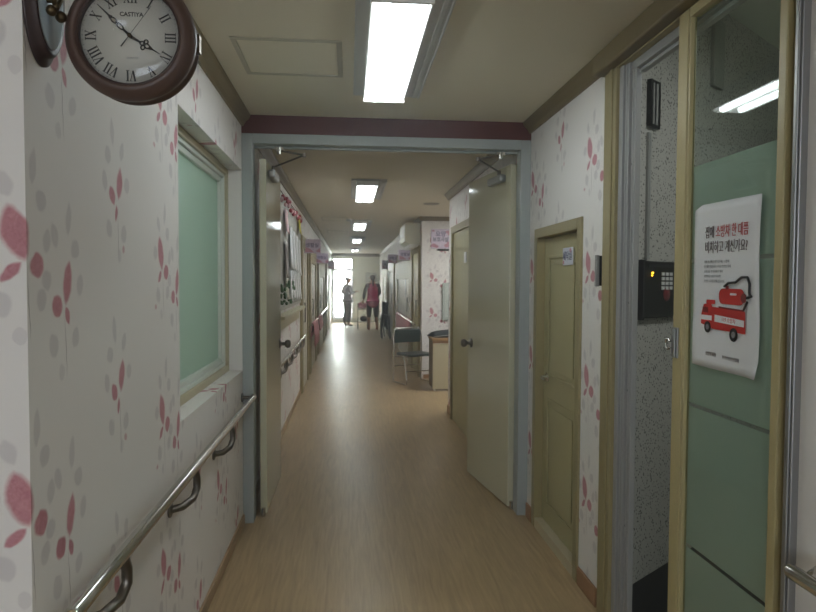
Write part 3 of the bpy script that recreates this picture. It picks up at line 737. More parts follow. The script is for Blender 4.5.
sb.tube([(XL + .045, 1.41, 2.16), (XL + .18, 1.41, 2.17), (XL + .30, 1.41, 2.13)], .006, 10)
XS = XL + .040
sb.tube([(XS, 1.352, 1.968), (XS, 1.338, 1.985), (XS, 1.318, 2.01), (XS, 1.300, 2.045), (XS, 1.315, 2.08), (XS, 1.352, 2.10), (XS + .01, 1.41, 2.115), (XL + .08, 1.41, 2.125)], .0045, 10)
sb.tube([(XS, 1.352, 1.968), (XS, 1.366, 1.985), (XS, 1.385, 2.01), (XS, 1.398, 2.05), (XS, 1.38, 2.08), (XS, 1.352, 2.10)], .0045, 10)
sb.tube([(XL + .022, 1.352, 2.10), (XS, 1.352, 2.10)], .006, 10).tube([(XL + .022, 1.352, 1.985), (XS, 1.352, 1.985)], .005, 10)
sb.ball((XS, 1.331, 1.957), .0105).ball((XS + .004, 1.362, 1.957), .0115).ball((XS, 1.350, 1.972), .007)
sb.build('scroll_arm', M_BRASS, bk)
MB().tube([(CX, 1.41, CZ + .13), (CX, 1.41, 2.13)], .005, 8).ball((CX, 1.41, 2.135), .012).build('hanging_rod', M_BRASS, ck)

# ------------------------------------------------------------------ ceiling lamps
def lamp(y0, y1, label):
    r = thing('ceiling_lamp', label, 'ceiling lamp', (.19, (y0 + y1) / 2, H), 'fluorescent ceiling lamps along the corridor')
    MB().box(.02, .355, y0 - .03, y1 + .05, H - .018, H - .001).box(.315, .335, y0 + .0, y1 + .03, H - .028, H - .018).box(.345, .355, y0 - .03, y1 + .05, H - .026, H - .018).build('housing', M_LAMPH, r, bevel=.003)
    MB().box(.075, .27, y0, y1, H - .024, H - .018).box(.07, .075, y0, y1, H - .045, H - .018).box(.27, .275, y0, y1, H - .045, H - .018).box(.07, .275, y0 - .012, y0, H - .06, H - .018).box(.07, .275, y1, y1 + .012, H - .06, H - .018).build('reflector', M_REFL, r)
    for x in (.122, .223):
        MB().tube([(x, y0 + .004, H - .045), (x, y1 - .004, H - .045)], .0165, 14).build('tube', M_LAMP, r)
    return r
lamp(2.10, 3.24, 'nearest bright fluorescent ceiling lamp in front of red brown beam')
lamp(6.05, 7.30, 'second bright ceiling lamp just beyond the open steel doors')
lamp(10.0, 11.3, 'third ceiling lamp along corridor, before the air conditioner')
lamp(13.7, 15.0, 'fourth ceiling lamp along corridor, a small wide glow')
lamp(18.2, 19.4, 'farthest ceiling lamp near the bright end door')
lamp(-2.2, -.9, 'ceiling lamp behind the viewpoint').pop('label'); 
[o_ for o_ in bpy.data.objects if o_.name.startswith('ceiling_lamp') and 'label' not in o_][0]['label'] = 'fluorescent ceiling lamp nearest the wide near end of corridor'

def hatch(x0, x1, y0, y1, label):
    r = thing('ceiling_hatch', label, 'ceiling hatch', ((x0 + x1) / 2, (y0 + y1) / 2, H), 'square hatches in the ceiling')
    w = .022
    MB().box(x0, x1, y0, y0 + w, H - .006, H - .0005).box(x0, x1, y1 - w, y1, H - .006, H - .0005).box(x0, x0 + w, y0 + w, y1 - w, H - .006, H - .0005).box(x1 - w, x1, y0 + w, y1 - w, H - .006, H - .0005).build('rim', M_LINE, r, bevel=.002)
    MB().box(x0 + w + .006, x1 - w - .006, y0 + w + .006, y1 - w - .006, H - .004, H - .0005).build('panel', M_CEIL, r)
hatch(-.47, -.03, 2.60, 3.05, 'flat square access hatch in near ceiling left of the lamp')
hatch(-.42, -.02, 9.6, 10.2, 'access hatch in far ceiling, nearer of the two small ones')
hatch(-.42, -.02, 12.2, 13.0, 'access hatch in far ceiling, farther of the two small ones')
sp = thing('ceiling_speaker', 'flat round grey speaker grille in ceiling before the recess', 'speaker', (1.0, 7.8, H))
MB(Matrix.Translation((1.0, 7.8, H - .014))).lathe([(.001, .0), (.08, 0), (.095, .006), (.10, .0135), (.001, .0135)], 28).build('grille', mat('grille', (150, 144, 128), .6), sp)
sd_ = tag(MB(Matrix.Translation((.0, 9.9, H - .035))).lathe([(.001, 0), (.03, .0), (.045, .012), (.05, .034), (.001, .034)], 20).build('fire_detector', M_LAMPH), 'small round fire detector on ceiling left of the third lamp', 'fire detector')

# ------------------------------------------------------------------ bulletin board (left wall beyond the steel doors)
bd = thing('bulletin_board', 'decorated notice board on left wall beyond open steel door', 'notice board', (XL, 6.7, 1.15))
MB().box(XL + .001, XL + .018, 5.35, 7.95, 1.20, 2.22).build('backing', M_BOARD, bd)
ring(MB(), XL + .001, XL + .03, 5.32, 7.98, 1.17, 2.25, .03).build('frame', mat('board_frame', (176, 170, 160), .5), bd)
MB().box(XL + .001, XL + .09, 5.4, 7.9, 1.105, 1.135).box(XL + .001, XL + .02, 5.5, 7.8, .99, 1.105).build('ledge', M_DESK, bd, bevel=.004)
for k in range(22):
    fl = MB(); y = 5.6 + k * .107 + random.uniform(-.02, .02); fl.ball((XL + .045, y, 2.17 + random.uniform(-.05, .04)), (.018, .03, random.uniform(.018, .03)), 0, 8); fl.build('paper_flower', M_ROSE if k % 3 else M_LPINK, bd)
fl = MB()
for k in range(30):
    y = random.uniform(5.5, 6.9); z = random.uniform(1.22, 1.42); fl.ball((XL + .045, y, z), (.014, random.uniform(.015, .03), random.uniform(.012, .03)), 0, 8)
fl.build('plastic_leaves', M_GREEN, bd)
def sheet(y, z, w, h, m, lab, grp=None, cat='paper'):
    b = MB(); n = 6; vs = []; fs = []
    for i in range(n + 1):
        t = i / n; c = .034 + .018 * t * t
        vs += [(XL + c, y, z - h * t), (XL + c + .004, y + w / 2, z - h * t), (XL + c, y + w, z - h * t)]
    for i in range(n):
        for k in (0, 1): a = i * 3 + k; fs.append((a, a + 1, a + 4, a + 3))
    b.add(vs, fs, 0, True); o = b.build('paper_sheet', m); s2 = o.modifiers.new('s', 'SOLIDIFY'); s2.thickness = .002
    return tag(o, lab, cat, grp)
for k in range(4): sheet(6.45 + k * .36, 1.98 - .02 * k, .28, .42, M_PAPER, 'long white sheet hanging in upper row of the notice board', 'white sheets on the notice board')
for k in range(5): sheet(6.5 + k * .28, 1.54, .2, .32, M_PAPER, 'white sheet hanging in lower row of the notice board', 'white sheets on the notice board')
sheet(5.95, 2.1, .30, .22, M_LPINK, 'pale pink card at upper near end of the notice board', cat='card')
sheet(7.55, 2.16, .3, .17, M_YEL, 'yellow card at upper far corner of the notice board', cat='card')
sheet(5.95, 1.80, .28, .34, mat('photo_sheet', (150, 138, 134), .5, noise=.4, nscale=14), 'greyish photo sheet at near side of the notice board', cat='picture')
sheet(6.0, 1.44, .26, .18, mat('photo_sheet_b', (176, 170, 150), .5, noise=.3, nscale=14), 'small beige picture low at near side of the notice board', cat='picture')
tag(MB().box(XL + .001, XL + .012, 8.06, 8.13, 1.18, 1.30).build('light_switch', M_WHITE, bevel=.002), 'white light switch on left wall past the notice board', 'switch')

# ------------------------------------------------------------------ projecting room signs
def psign(x, s, y, z, w, h, label, txt=None):
    r = thing('projecting_sign', label, 'sign', (x, y, z), 'lilac room signs projecting from the walls')
    x0, x1 = sorted((x + s * .012, x + s * (.012 + w)))
    MB().box(x0, x1, y - .008, y + .008, z - h / 2, z + h / 2).build('panel', M_SIGN, r, bevel=.002)
    MB().box(min(x, x + s * .03), max(x, x + s * .03), y - .014, y + .014, z - h / 2 + .02, z + h / 2 - .02).build('mount', M_ALU, r)
    f = frame(((x0 + x1) / 2, y - .008, z), (1, 0, 0), (0, 0, 1))
    MB(f).prism([(-w * .42, -h * .42), (w * .1, -h * .42), (-w * .1, -h * .2), (-w * .42, -h * .05)], .0004, .0012).prism([(w * .48, -h * .45), (w * .48, -h * .1), (w * .2, -h * .35)], .0004, .0012).build('flower_print', M_SIGNP, r)
    if txt: text('lettering', txt, h * .34, f @ Matrix.Translation((0, h * .06, .0008)), M_PURP, r, bold=.001)
    return r
psign(XL, 1, 8.75, 1.905, .225, .19, 'nearest projecting sign on left wall, past the notice board', '생활실')
psign(XL, 1, 11.7, 1.85, .235, .18, 'second projecting sign on the left wall', '생활실')
psign(XL, 1, 18.2, 1.90, .2, .23, 'farthest projecting sign on left wall, beside bright door')
psign(1.07, -1, 10.85, 1.885, .225, .175, 'nearest projecting sign on right wall, under the air conditioner', '생활실')
psign(1.07, -1, 13.9, 1.93, .22, .19, 'second projecting sign on the right wall', '생활실')
psign(1.07, -1, 17.6, 1.90, .16, .24, 'third projecting sign on right wall, mostly white', '실')
rs = thing('room_sign', 'square lilac flowered room sign on recess wall above the desk', 'sign', (1.345, 9.38, 1.93))
fm = frame((1.345, 9.398, 2.07), (1, 0, 0), (0, 0, 1))
MB(fm).box(-.142, .142, -.145, .145, .0, .012).build('panel', M_SIGN, rs, bevel=.003)
for (cx, cy, r_) in ((-.10, -.10, .04), (-.06, -.115, .03), (.09, -.10, .038), (.115, -.06, .026), (.10, .10, .03), (.12, .07, .02), (-.11, .115, .02)):
    MB(fm).prism(cpts(cx, cy, r_, 12, r_ * .7), .012, .0128).build('flower_print', M_SIGNP, rs)
text('lettering', '요양', .085, fm @ Matrix.Translation((0, .065, .0126)), M_PURP, rs, bold=.002)
text('lettering', '보호사실', .075, fm @ Matrix.Translation((0, -.015, .0126)), M_NAVY, rs, bold=.0015, xs=.85)
tag(MB().box(1.30, 1.52, 9.375, 9.398, 1.895, 1.92).build('hook_rail', M_BLACK, bevel=.003), 'short dark rail on recess wall just under the room sign', 'rail')
mb_ = thing('wall_cabinet', 'shallow grey wall box with dark handle on recess wall', 'cabinet', (1.45, 9.39, .86))
MB().box(1.375, 1.75, 9.36, 9.398, .87, 1.42).build('body', M_MIRR, mb_, bevel=.005)
MB().box(1.41, 1.72, 9.352, 9.36, .91, 1.38).build('door', mat('grey_box_door', (196, 202, 196), .3), mb_)
MB().tube([(1.50, 9.35, .98), (1.485, 9.32, 1.0), (1.485, 9.32, 1.22), (1.50, 9.35, 1.24)], .012, 8).build('handle', M_BLACK, mb_)

# air conditioner
ac = thing('air_conditioner', 'cream wall mounted air conditioner high on right wall past recess', 'air conditioner', (1.07, 10.0, 1.95))
Ma = Matrix(((-1, 0, 0, 1.07), (0, 0, 1, 0), (0, 1, 0, 0), (0, 0, 0, 1)))
MB(Ma).prism([(0, 2.0), (.17, 2.0), (.235, 2.04), (.24, 2.30), (.21, 2.325), (0, 2.325)], 9.62, 10.5).build('casing', M_AC, ac, bevel=.006)
MB(Ma).prism([(.02, 1.965), (.15, 1.94), (.165, 1.965), (.16, 2.0), (.02, 2.0)], 9.64, 10.48).build('louvre', M_WHITE, ac)
MB(Ma).prism([(.236, 2.12), (.243, 2.12), (.243, 2.28), (.236, 2.28)], 9.7, 10.42).build('front_grille', M_WHITE, ac)

# ------------------------------------------------------------------ desk, bag, chair
dk = thing('desk', 'cream desk with tan top standing in the right hand recess', 'desk', (1.55, 8.7, 0))
DX0, DX1, DY0, DY1 = 1.092, 2.1, 8.27, 8.70
MB().box(DX0 - .012, DX1, DY0 - .012, DY1, .665, .70).build('desktop', M_DESKT, dk, bevel=.004)
MB().box(DX0 + .002, DX0 + .02, DY0 + .02, DY1, .03, .665).build('side_panel', M_DESKS, dk)
MB().box(DX0, DX0 + .44, DY0, DY0 + .02, .03, .625).build('front_panel', M_DESK, dk)
MB().box(DX0 + .452, DX0 + .95, DY0 + .004, DY0 + .02, .36, .625).build('drawer', M_DESK, dk)
MB().box(DX0, DX0 + .98, DY0 + .004, DY0 + .022, .63, .665).build('apron', mat('desk_edge', (150, 116, 84), .5), dk)
MB().box(DX0 + .45, DX0 + .47, DY0 + .02, DY1, .03, .665).build('side_panel', M_DESKS, dk)
MB().box(DX1 - .03, DX1 - .01, DY0 + .02, DY1, .03, .665).build('side_panel', M_DESKS, dk)
MB().tube([(DX0 + .42, DY0 - .02, .45), (DX0 + .42, DY0 - .02, .40)], .008, 8).tube([(DX0 + .42, DY0 + .001, .425), (DX0 + .42, DY0 - .02, .425)], .006, 8).build('handle', M_BLACK, dk)
for fx in (DX0 + .03, DX0 + .42, DX1 - .05):
    MB().tube([(fx, DY0 + .04, 0), (fx, DY0 + .04, .03)], .015, 10).build('foot', M_WHITE, dk)
# black bag lying on the desk
b = MB(); n = 12; vs = []; fs = []
for i in range(n + 1):
    for k in range(n + 1):
        u, v = i / n, k / n
        z = .705 + .085 * (math.sin(PI * min(1, u * 1.15 + .02)) ** .5 if 0 < u < .86 else 0) * (math.sin(PI * v) ** .4 if 0 < v < 1 else 0) + .008 * math.sin(u * 17 + v * 9) * math.sin(PI * u) * math.sin(PI * v)
        vs.append((1.08 + u * .62 + .03 * math.sin(v * 6), 8.30 + v * .34, z))
for i in range(n):
    for k in range(n): a = i * (n + 1) + k; fs.append((a, a + n + 1, a + n + 2, a + 1))
b.add(vs, fs, 0, True)
bg = thing('black_bag', 'soft black bag lying on the desk in the recess', 'bag', (1.4, 8.47, .70))
o = b.build('body', M_BLACKF, bg); s2 = o.modifiers.new('s', 'SOLIDIFY'); s2.thickness = .004; s2.offset = 1
MB().tube([(1.10, 8.30, .712), (1.16, 8.275, .722), (1.3, 8.27, .735), (1.45, 8.275, .735), (1.6, 8.29, .72)], .006, 8).build('trim', M_ALU, bg)

# folding chair; local: +y is forward (seat towards front)
ch = thing('folding_chair', 'chrome folding chair with dark green padded back and seat by desk', 'chair', (.90, 9.0, 0))
ang = math.atan2(-.90, .43)      # facing direction
fx, fy = math.cos(ang), math.sin(ang)
MCH = Matrix(((-fy, fx, 0, .925), (fx, fy, 0, 9.0), (0, 0, .93, 0), (0, 0, 0, 1))) @ Matrix.Diagonal((1.08, 1, 1, 1))
MCH = Matrix(((-fy, fx, 0, .925), (fx, fy, 0, 9.0), (0, 0, .93, 0), (0, 0, 0, 1))) @ Matrix.Diagonal((1.08, 1, 1, 1))
def side(sx):
    x = .215 * sx
    # U loop: back upright - down to the floor - runner - front leg up to the seat
    pts = [(x * .93, -.20, .80), (x, -.19, .70), (x, -.18, .42), (x, -.20, .10), (x, -.20, .03), (x, -.185, .012), (x, -.16, .011), (x, .14, .011), (x, .17, .014), (x, .18, .03), (x, .175, .10), (x, .13, .30), (x, .09, .44)]
    return MB(MCH).tube(pts, .0105, 10)
side(1).build('leg_frame', M_CHROME, ch); side(-1).build('leg_frame', M_CHROME, ch)
MB(MCH).tube([(-.2, -.20, .80), (-.17, -.205, .825), (.17, -.205, .825), (.2, -.20, .80)], .0105, 10).tube([(-.21, -.17, .25), (.21, -.17, .25)], .008, 8).tube([(-.21, .15, .20), (.21, .15, .20)], .008, 8).tube([(-.215, -.18, .40), (-.215, .22, .43)], .009, 8).tube([(.215, -.18, .40), (.215, .22, .43)], .009, 8).build('back_frame', M_CHROME, ch)
bb_ = MB(MCH); nn = 8; vs = []; fs = []
M_PAD = mat('dark_green_vinyl', (44, 54, 52), .38)
for i in range(nn + 1):
    t = i / nn - .5; c = -.205 - .02 * (1 - (2 * t) ** 2)
    w_ = .40
    vs += [(t * w_, c - .014, .60), (t * w_, c - .014, .805), (t * w_, c + .016, .805), (t * w_, c + .016, .60)]
for i in range(nn):
    for k in range(4): a = i * 4 + k; b_ = i * 4 + (k + 1) % 4; fs.append((a, b_, b_ + 4, a + 4))
fs += [(0, 3, 2, 1), tuple(nn * 4 + k for k in range(4))]
bb_.add(vs, fs, 0, False).build('backrest', M_PAD, ch, bevel=.012)
MB(MCH).prism(rr(-.20, .20, -.17, .225, .05), .425, .462).build('seat', M_PAD, ch, bevel=.012)

# ------------------------------------------------------------------ towels on rails
def towel(x, s, y0, y1, ztop, zbot, label, seed=0):
    random.seed(seed); b = MB(); n = 14; m_ = 8; vs = []; fs = []
    c = x + s * .065
    for sd2 in (0,):
        for i in range(n + 1):
            y = y0 + (y1 - y0) * i / n; w_ = .010 * math.sin(i * 1.9 + seed)
            prof = [(c - s * .024, zbot + .14), (c - s * .021, ztop - .1), (c - s * .019, ztop - .01), (c, ztop + .022), (c + s * .019, ztop - .01), (c + s * (.024 + w_ * .4), ztop - .1), (c + s * (.03 + w_), (ztop + zbot) / 2), (c + s * (.032 + w_ * 1.5), zbot + .015 * math.sin(i))]
            vs += [(p[0], y, p[1]) for p in prof]
    for i in range(n):
        for k in range(7): a = i * 8 + k; fs.append((a, a + 1, a + 9, a + 8))
    b.add(vs, fs, 0, True)
    o = b.build('pink_towel', M_PINKC); q = o.modifiers.new('s', 'SOLIDIFY'); q.thickness = .004; q.offset = 1
    return tag(o, label, 'towel', 'pink towels hung over handrails')
towel(XL, 1, 9.85, 11.2, .775, .42, 'pink towel over left handrail, the nearer and longer one', 1)
towel(XL, 1, 11.5, 12.9, .775, .55, 'pink towel over left handrail, just beyond the long one', 2)
towel(1.07, -1, 10.4, 13.4, .785, .40, 'pink towel over right handrail behind the folding chair', 3)

# ------------------------------------------------------------------ end door
ed = thing('door_14', None, None, ((EX0 + EX1) / 2, YEND, 0), kind='structure')
M_DFR = mat('end_door_frame', (150, 156, 156), .4, .3)
q = MB(); YD = YEND + .05
def xring(mb, x0, x1, z0, z1, w, y0=YD, y1=YD + .05): return mb.box(x0, x0 + w, y0, y1, z0, z1).box(x1 - w, x1, y0, y1, z0, z1).box(x0 + w, x1 - w, y0, y1, z0, z0 + w).box(x0 + w, x1 - w, y0, y1, z1 - w, z1)
xring(q, EX0, EX1, EZ0, EZ1, .045); q.box(EX0 + .045, EX1 - .045, YD, YD + .05, 1.84, 1.90); q.build('door_frame', M_DFR, ed)
dl = xring(MB(), EX0 + .05, EX1 - .05, EZ0 + .05, 1.835, .04, YD + .005, YD + .04).build('door_leaf', M_DFR, ed)
MB().box(EX0 + .09, EX1 - .09, YD + .02, YD + .026, EZ0 + .09, 1.795).build('pane', M_GCLEAR, dl)
MB().box(EX0 + .045, EX1 - .045, YD + .02, YD + .026, 1.90, EZ1 - .045).build('pane', M_GCLEAR, ed)
nb = thing('notice_board', 'grey framed notice board on end wall behind person in pink', 'notice board', (.75, YEND - .02, 1.4))
MB().box(.58, .96, YEND - .02, YEND - .001, 1.42, 1.75).build('frame', mat('grey_board_frame', (132, 140, 136), .5), nb)
MB().box(.60, .94, YEND - .024, YEND - .02, 1.44, 1.73).build('board', mat('grey_board_face', (178, 186, 180), .5), nb)

# outdoor terrace light-coloured, beyond the door
st(MB().box(-6, 6, YEND + .2, YEND + 8, -.25, -.05).build('ground', mat('pale_terrace', (200, 200, 196), .8)))

# ------------------------------------------------------------------ people
def skinned(name, chains, m, parent, sub=2, world=(0, 0, 0), rot=0):
    """chains: list of (list of (x,y,z,rx,ry)) ; consecutive verts connected; identical points merged"""
    verts = []; rad = []; edges = []; idx = {}
    for chn in chains:
        last = None
        for (x, y, z, rx, ry) in chn:
            k = (round(x, 4), round(y, 4), round(z, 4))
            if k not in idx: idx[k] = len(verts); verts.append((x, y, z)); rad.append((rx, ry))
            if last is not None and last != idx[k]: edges.append((last, idx[k]))
            last = idx[k]
    me = bpy.data.meshes.new('sk'); me.from_pydata(verts, edges, []); ob = bpy.data.objects.new('sk', me); C.objects.link(ob)
    md = ob.modifiers.new('sk', 'SKIN'); md.use_smooth_shade = True
    for i, sv in enumerate(me.skin_vertices[0].data): sv.radius = rad[i]; sv.use_root = (i == 0)
    sb_ = ob.modifiers.new('ss', 'SUBSURF'); sb_.levels = sub; sb_.render_levels = sub
    bpy.context.view_layer.update()
    m2 = bpy.data.meshes.new_from_object(ob.evaluated_get(bpy.context.evaluated_depsgraph_get()))
    bpy.data.objects.remove(ob); m2.name = name
    m2.transform(Matrix.Translation(world) @ Matrix.Rotation(rot, 4, 'Z'))
    off = Vector((0, 0, 0)); p = parent
    while p is not None: off += p.location; p = p.parent
    m2.transform(Matrix.Translation(-off)); m2.materials.clear(); m2.materials.append(m)
    for pl in m2.polygons: pl.use_smooth = True
    o = bpy.data.objects.new(name, m2); C.objects.link(o); o.parent = parent
    return o

def person(name_label, loc, rot, hgt, arms, legs, cloth, lean=0.0, hair='short', bare_calf=False, vest=False, wide=1.0):
    """local: facing +y; arms = [(elbow, wrist) for +x and -x]; legs = [(knee, ankle)]"""
    k = hgt / 1.62
    root = thing('person', name_label, 'person', loc)
    def P(x, y, z, r, r2=None):
        yy = y + lean * max(0, z - .85) ; q = k * (wide if z < 1.38 else 1 + (wide - 1) * .6)
        return (x * q, yy * k, z * k, r * q, (r2 or r) * q)
    hip = P(0, 0, .88, .135, .10)
    torso = [hip, P(0, .0, 1.02, .125, .09), P(0, 0, 1.16, .135, .095), P(0, -.005, 1.28, .15, .09), P(0, -.005, 1.35, .09, .06), P(0, .005, 1.41, .05, .05), P(0, .015, 1.47, .058, .066), P(0, .02, 1.54, .074, .088), P(0, .015, 1.585, .05, .06)]
    ch_ = [torso]
    sh = {}
    for i, s in enumerate((1, -1)):
        (e, w_) = arms[i]
        dx = Vector(w_) - Vector(e); dx.normalize()
        hd = Vector(w_) + dx * .08
        ch_.append([P(0, -.005, 1.28, .15, .09), P(s * .155, -.005, 1.30, .052), P(*e, .038), P(*w_, .026)])
        sh[s] = (e, w_, hd, dx)
        kn, an = legs[i]
        ch_.append([hip, P(s * .085, 0, .80, .082), P(*kn, .055), P(*an, .036)])
        # foot as the end of the leg
        f = Vector(an) + Vector((0, .12, -.045)); ch_.append([P(*an, .036), P(an[0], an[1] + .03, .045, .036, .032), P(f.x, f.y + .02, .035, .034, .024)])
    body = skinned('body', ch_, M_SKIN, root, 2, loc, rot)
    for s in (1, -1):
        e, w_, hd, dx = sh[s]
        # hands: palm and five fingers grown from the wrist
        side_ = dx.cross(Vector((0, 0, 1)));
        if side_.length < .1: side_ = Vector((0, 1, 0))
        side_.normalize(); nrm = dx.cross(side_)
        W = Vector(w_); pal = W + dx * .045
        cc = [[P(*w_, .022), P(*pal, .032, .016)]]
        for q, (off_, ln) in enumerate(((-.028, .055), (-.010, .068), (.010, .072), (.028, .064))):
            b0 = pal + side_ * off_ * .6 + dx * .02; b1 = b0 + side_ * off_ * .3 + dx * ln * .5; b2 = b1 + dx * ln * .35 + nrm * .018
            cc.append([P(*pal, .032, .016), P(*b0, .010), P(*b1, .009), P(*b2, .008)])
        t0 = pal + side_ * -.03; t1 = t0 + side_ * -.02 + dx * .03
        cc.append([P(*pal, .032, .016), P(*t0, .011), P(*t1, .009)])
        skinned('hand', cc, M_SKIN, body, 1, loc, rot)
    # clothes
    tz = .62 if cloth['long'] else .84
    up = [[P(0, 0, .98, .15, .115), P(0, 0, 1.16, .15, .108), P(0, -.005, 1.28, .16, .10), P(0, -.005, 1.345, .10, .07)], [P(0, 0, .98, .15, .115), P(0, 0, .84, .17, .125), P(0, 0, tz, .165, .125)]]
    sl = []
    for s in (1, -1):
        e, w_ = sh[s][0], sh[s][1]; m_ = Vector(e).lerp(Vector(w_), .85)
        sl.append([P(0, -.005, 1.28, .155, .098), P(s * .155, -.005, 1.30, .062), P(*e, .050), P(*m_, .038)])
    if vest:
        skinned('sleeves', [[P(0, 0, 1.16, .14, .1), P(0, -.005, 1.28, .155, .098)]] + sl, M_SLEEVE, body, 2, loc, rot)
        skinned('vest', [[(a, b_, c, d * 1.05, e_ * 1.08) for (a, b_, c, d, e_) in chn] for chn in up], cloth['top'], body, 2, loc, rot)
    else:
        skinned('tunic', up + sl, cloth['top'], body, 2, loc, rot)
    tr = [[P(0, 0, .95, .142, .108), P(0, 0, .88, .145, .112)]]
    for i, s in enumerate((1, -1)):
        kn, an = legs[i]
        end = Vector(kn).lerp(Vector(an), .3 if bare_calf else .88)
        tr.append([P(0, 0, .88, .145, .112), P(s * .088, 0, .79, .095), P(*kn, .072), P(*end, .060)])
    skinned('trousers', tr, cloth['bottom'], body, 2, loc, rot)
    for i in range(2):
        kn, an = legs[i]
        skinned('shoe', [[P(an[0], an[1] - .02, .046, .042, .036), P(an[0], an[1] + .06, .038, .040, .030), P(an[0], an[1] + .15, .030, .036, .022)]], cloth['shoe'], body, 1, loc, rot)
    # hair cap and bun
    hz = [[P(0, -.012, 1.575, .082, .092), P(0, -.035, 1.535, .080, .075), P(0, -.045, 1.47, .064, .045)]]
    if hair == 'tail': hz.append([P(0, -.045, 1.47, .064, .045), P(0, -.085, 1.44, .03), P(0, -.10, 1.34, .026), P(0, -.09, 1.24, .014)])
    skinned('hair', hz, M_HAIR if hair == 'tail' else mat('greying_hair', (70, 68, 72), .6), body, 2, loc, rot)
    # face: nose, eyes, ears, mouth
    RT = Matrix.Translation(loc) @ Matrix.Rotation(rot, 4, 'Z')
    def Q(x, y, z): v = P(x, y, z, 0); return (v[0], v[1], v[2])
    fb = MB(RT); fb.ball(Q(0, .118, 1.50), .011 * k); fb.ball(Q(.078, .01, 1.505), (.010 * k, .018 * k, .028 * k)); fb.ball(Q(-.078, .01, 1.505), (.010 * k, .018 * k, .028 * k)); fb.build('nose_and_ears', M_SKIN, body)
    fb = MB(RT); fb.ball(Q(.030, .098, 1.53), .009 * k); fb.ball(Q(-.030, .098, 1.53), .009 * k); fb.build('eyes', M_HAIR, body)
    fb = MB(RT); fb.ball(Q(0, .098, 1.462), (.020 * k, .008 * k, .006 * k)); fb.build('mouth', mat('lips', (160, 90, 88), .5), body)
    return root
# person by the end door, in profile facing right (+x)
person('standing person in pale tunic and grey trousers, side on before bright doorway', (-.05, 20.7, 0), -PI / 2 + .35, 1.60,
       [((.21, .02, 1.07), (.12, .22, 1.12)), ((-.25, -.10, 1.08), (-.16, .12, 1.06))],
       [((.085, .03, .46), (.085, .0, .08)), ((-.085, .0, .46), (-.09, -.06, .08))],
       dict(top=M_TOPL, bottom=M_TROU, shoe=mat('grey_shoes', (110, 108, 112), .6), long=True), 0.02, wide=1.22)
# person in pink vest, seen from behind, bending a little over the trolley
person('person in magenta vest, dark sleeves and black trousers seen from behind', (.70, 18.95, 0), .12, 1.66,
       [((.205, .06, 1.07), (.16, .24, .98)), ((-.215, .05, 1.08), (-.23, .20, .86))],
       [((.10, .05, .46), (.12, -.02, .08)), ((-.10, .02, .46), (-.10, .02, .08))],
       dict(top=M_PINKV, bottom=M_DTROU, shoe=M_SHOE, long=True), 0.10, 'tail', True, True, 1.06)

# trolley
tr = thing('trolley', 'small wheeled metal trolley left of person in magenta vest', 'trolley', (.42, 19.3, 0))
tb = MB()
for x in (.27, .56):
    for y in (19.32, 19.62): tb.tube([(x, y, .12), (x, y, .66)], .010, 8)
for z in (.22, .60):
    tb.tube([(.27, 19.32, z), (.56, 19.32, z), (.56, 19.62, z), (.27, 19.62, z)], .009, 8, closed=True)
tb.tube([(.27, 19.32, .66), (.27, 19.30, .78), (.27, 19.64, .78), (.27, 19.62, .66)], .010, 8)
tb.build('frame', M_CHROME2, tr)
MB().box(.28, .55, 19.33, 19.61, .215, .225).build('shelf', M_ALU, tr); MB().box(.28, .55, 19.33, 19.61, .595, .605).build('shelf', M_ALU, tr)
for x in (.27, .56):
    for y in (19.32, 19.62):
        w_ = MB(frame((x - .012, y, .055), (0, 1, 0), (0, 0, 1))).lathe([(.001, 0), (.05, 0), (.055, .005), (.055, .02), (.05, .025), (.001, .025)], 18)
        w_.M = Matrix.Identity(4); w_.box(x - .016, x + .016, y - .012, y + .012, .08, .125); w_.build('caster', M_BLACK, tr)
pl = MB()
for (cx, cy, cz, a, b2, c) in ((.41, 19.47, .68, .14, .13, .07), (.36, 19.44, .75, .09, .09, .06), (.47, 19.5, .74, .09, .1, .06)): pl.ball((cx, cy, cz), (a, b2, c), 0, 14)
tag(pl.build('folded_laundry', mat('pink_laundry', (204, 96, 134), .9, noise=.1, bump=.4, bscale=40)), 'heap of pink laundry on top of the trolley', 'laundry')
bgx = MB(); bgx.ball((.45, 19.47, .31), (.12, .12, .085), 0, 14); bgx.tube([(.40, 19.47, .37), (.45, 19.47, .44), (.50, 19.47, .37)], .008, 8)
tag(bgx.build('dark_bag', M_BLACKF), 'dark bag on the lower shelf of the trolley', 'bag')

# folded wheelchair leaning by right wall
wc = thing('wheelchair', 'folded black wheelchair parked along right wall before person in magenta vest', 'wheelchair', (.92, 16.2, 0))
def wheel(mb, x, y, z, r, t=.012): 
    mb.tube([(x, y + r * math.cos(a), z + r * math.sin(a)) for a in [i * 2 * PI / 28 for i in range(28)]], t, 8, closed=True)
    for i in range(8): a = i * PI / 4; mb.tube([(x, y, z), (x, y + r * math.cos(a), z + r * math.sin(a))], .003, 5)
    return mb
for x in (.82, 1.02):
    wheel(MB(), x, 16.3, .31, .298).build('wheel', M_BLACK, wc)
    wheel(MB(), x, 15.85, .095, .082, .013).build('caster', M_BLACK, wc)
for x in (.86, .98):
    MB().tube([(x, 16.3, .31), (x, 16.42, .35), (x, 16.42, .92), (x, 16.52, .93)], .012, 8).tube([(x, 16.42, .50), (x, 15.9, .50), (x, 15.85, .18)], .012, 8).tube([(x, 16.42, .70), (x, 16.0, .70), (x, 16.0, .50)], .012, 8).tube([(x, 15.9, .50), (x, 15.72, .14), (x, 15.6, .12)], .011, 8).tube([(x, 15.6, .12), (x, 15.5, .12)], .02, 8).build('side_frame', M_CHROME2, wc)
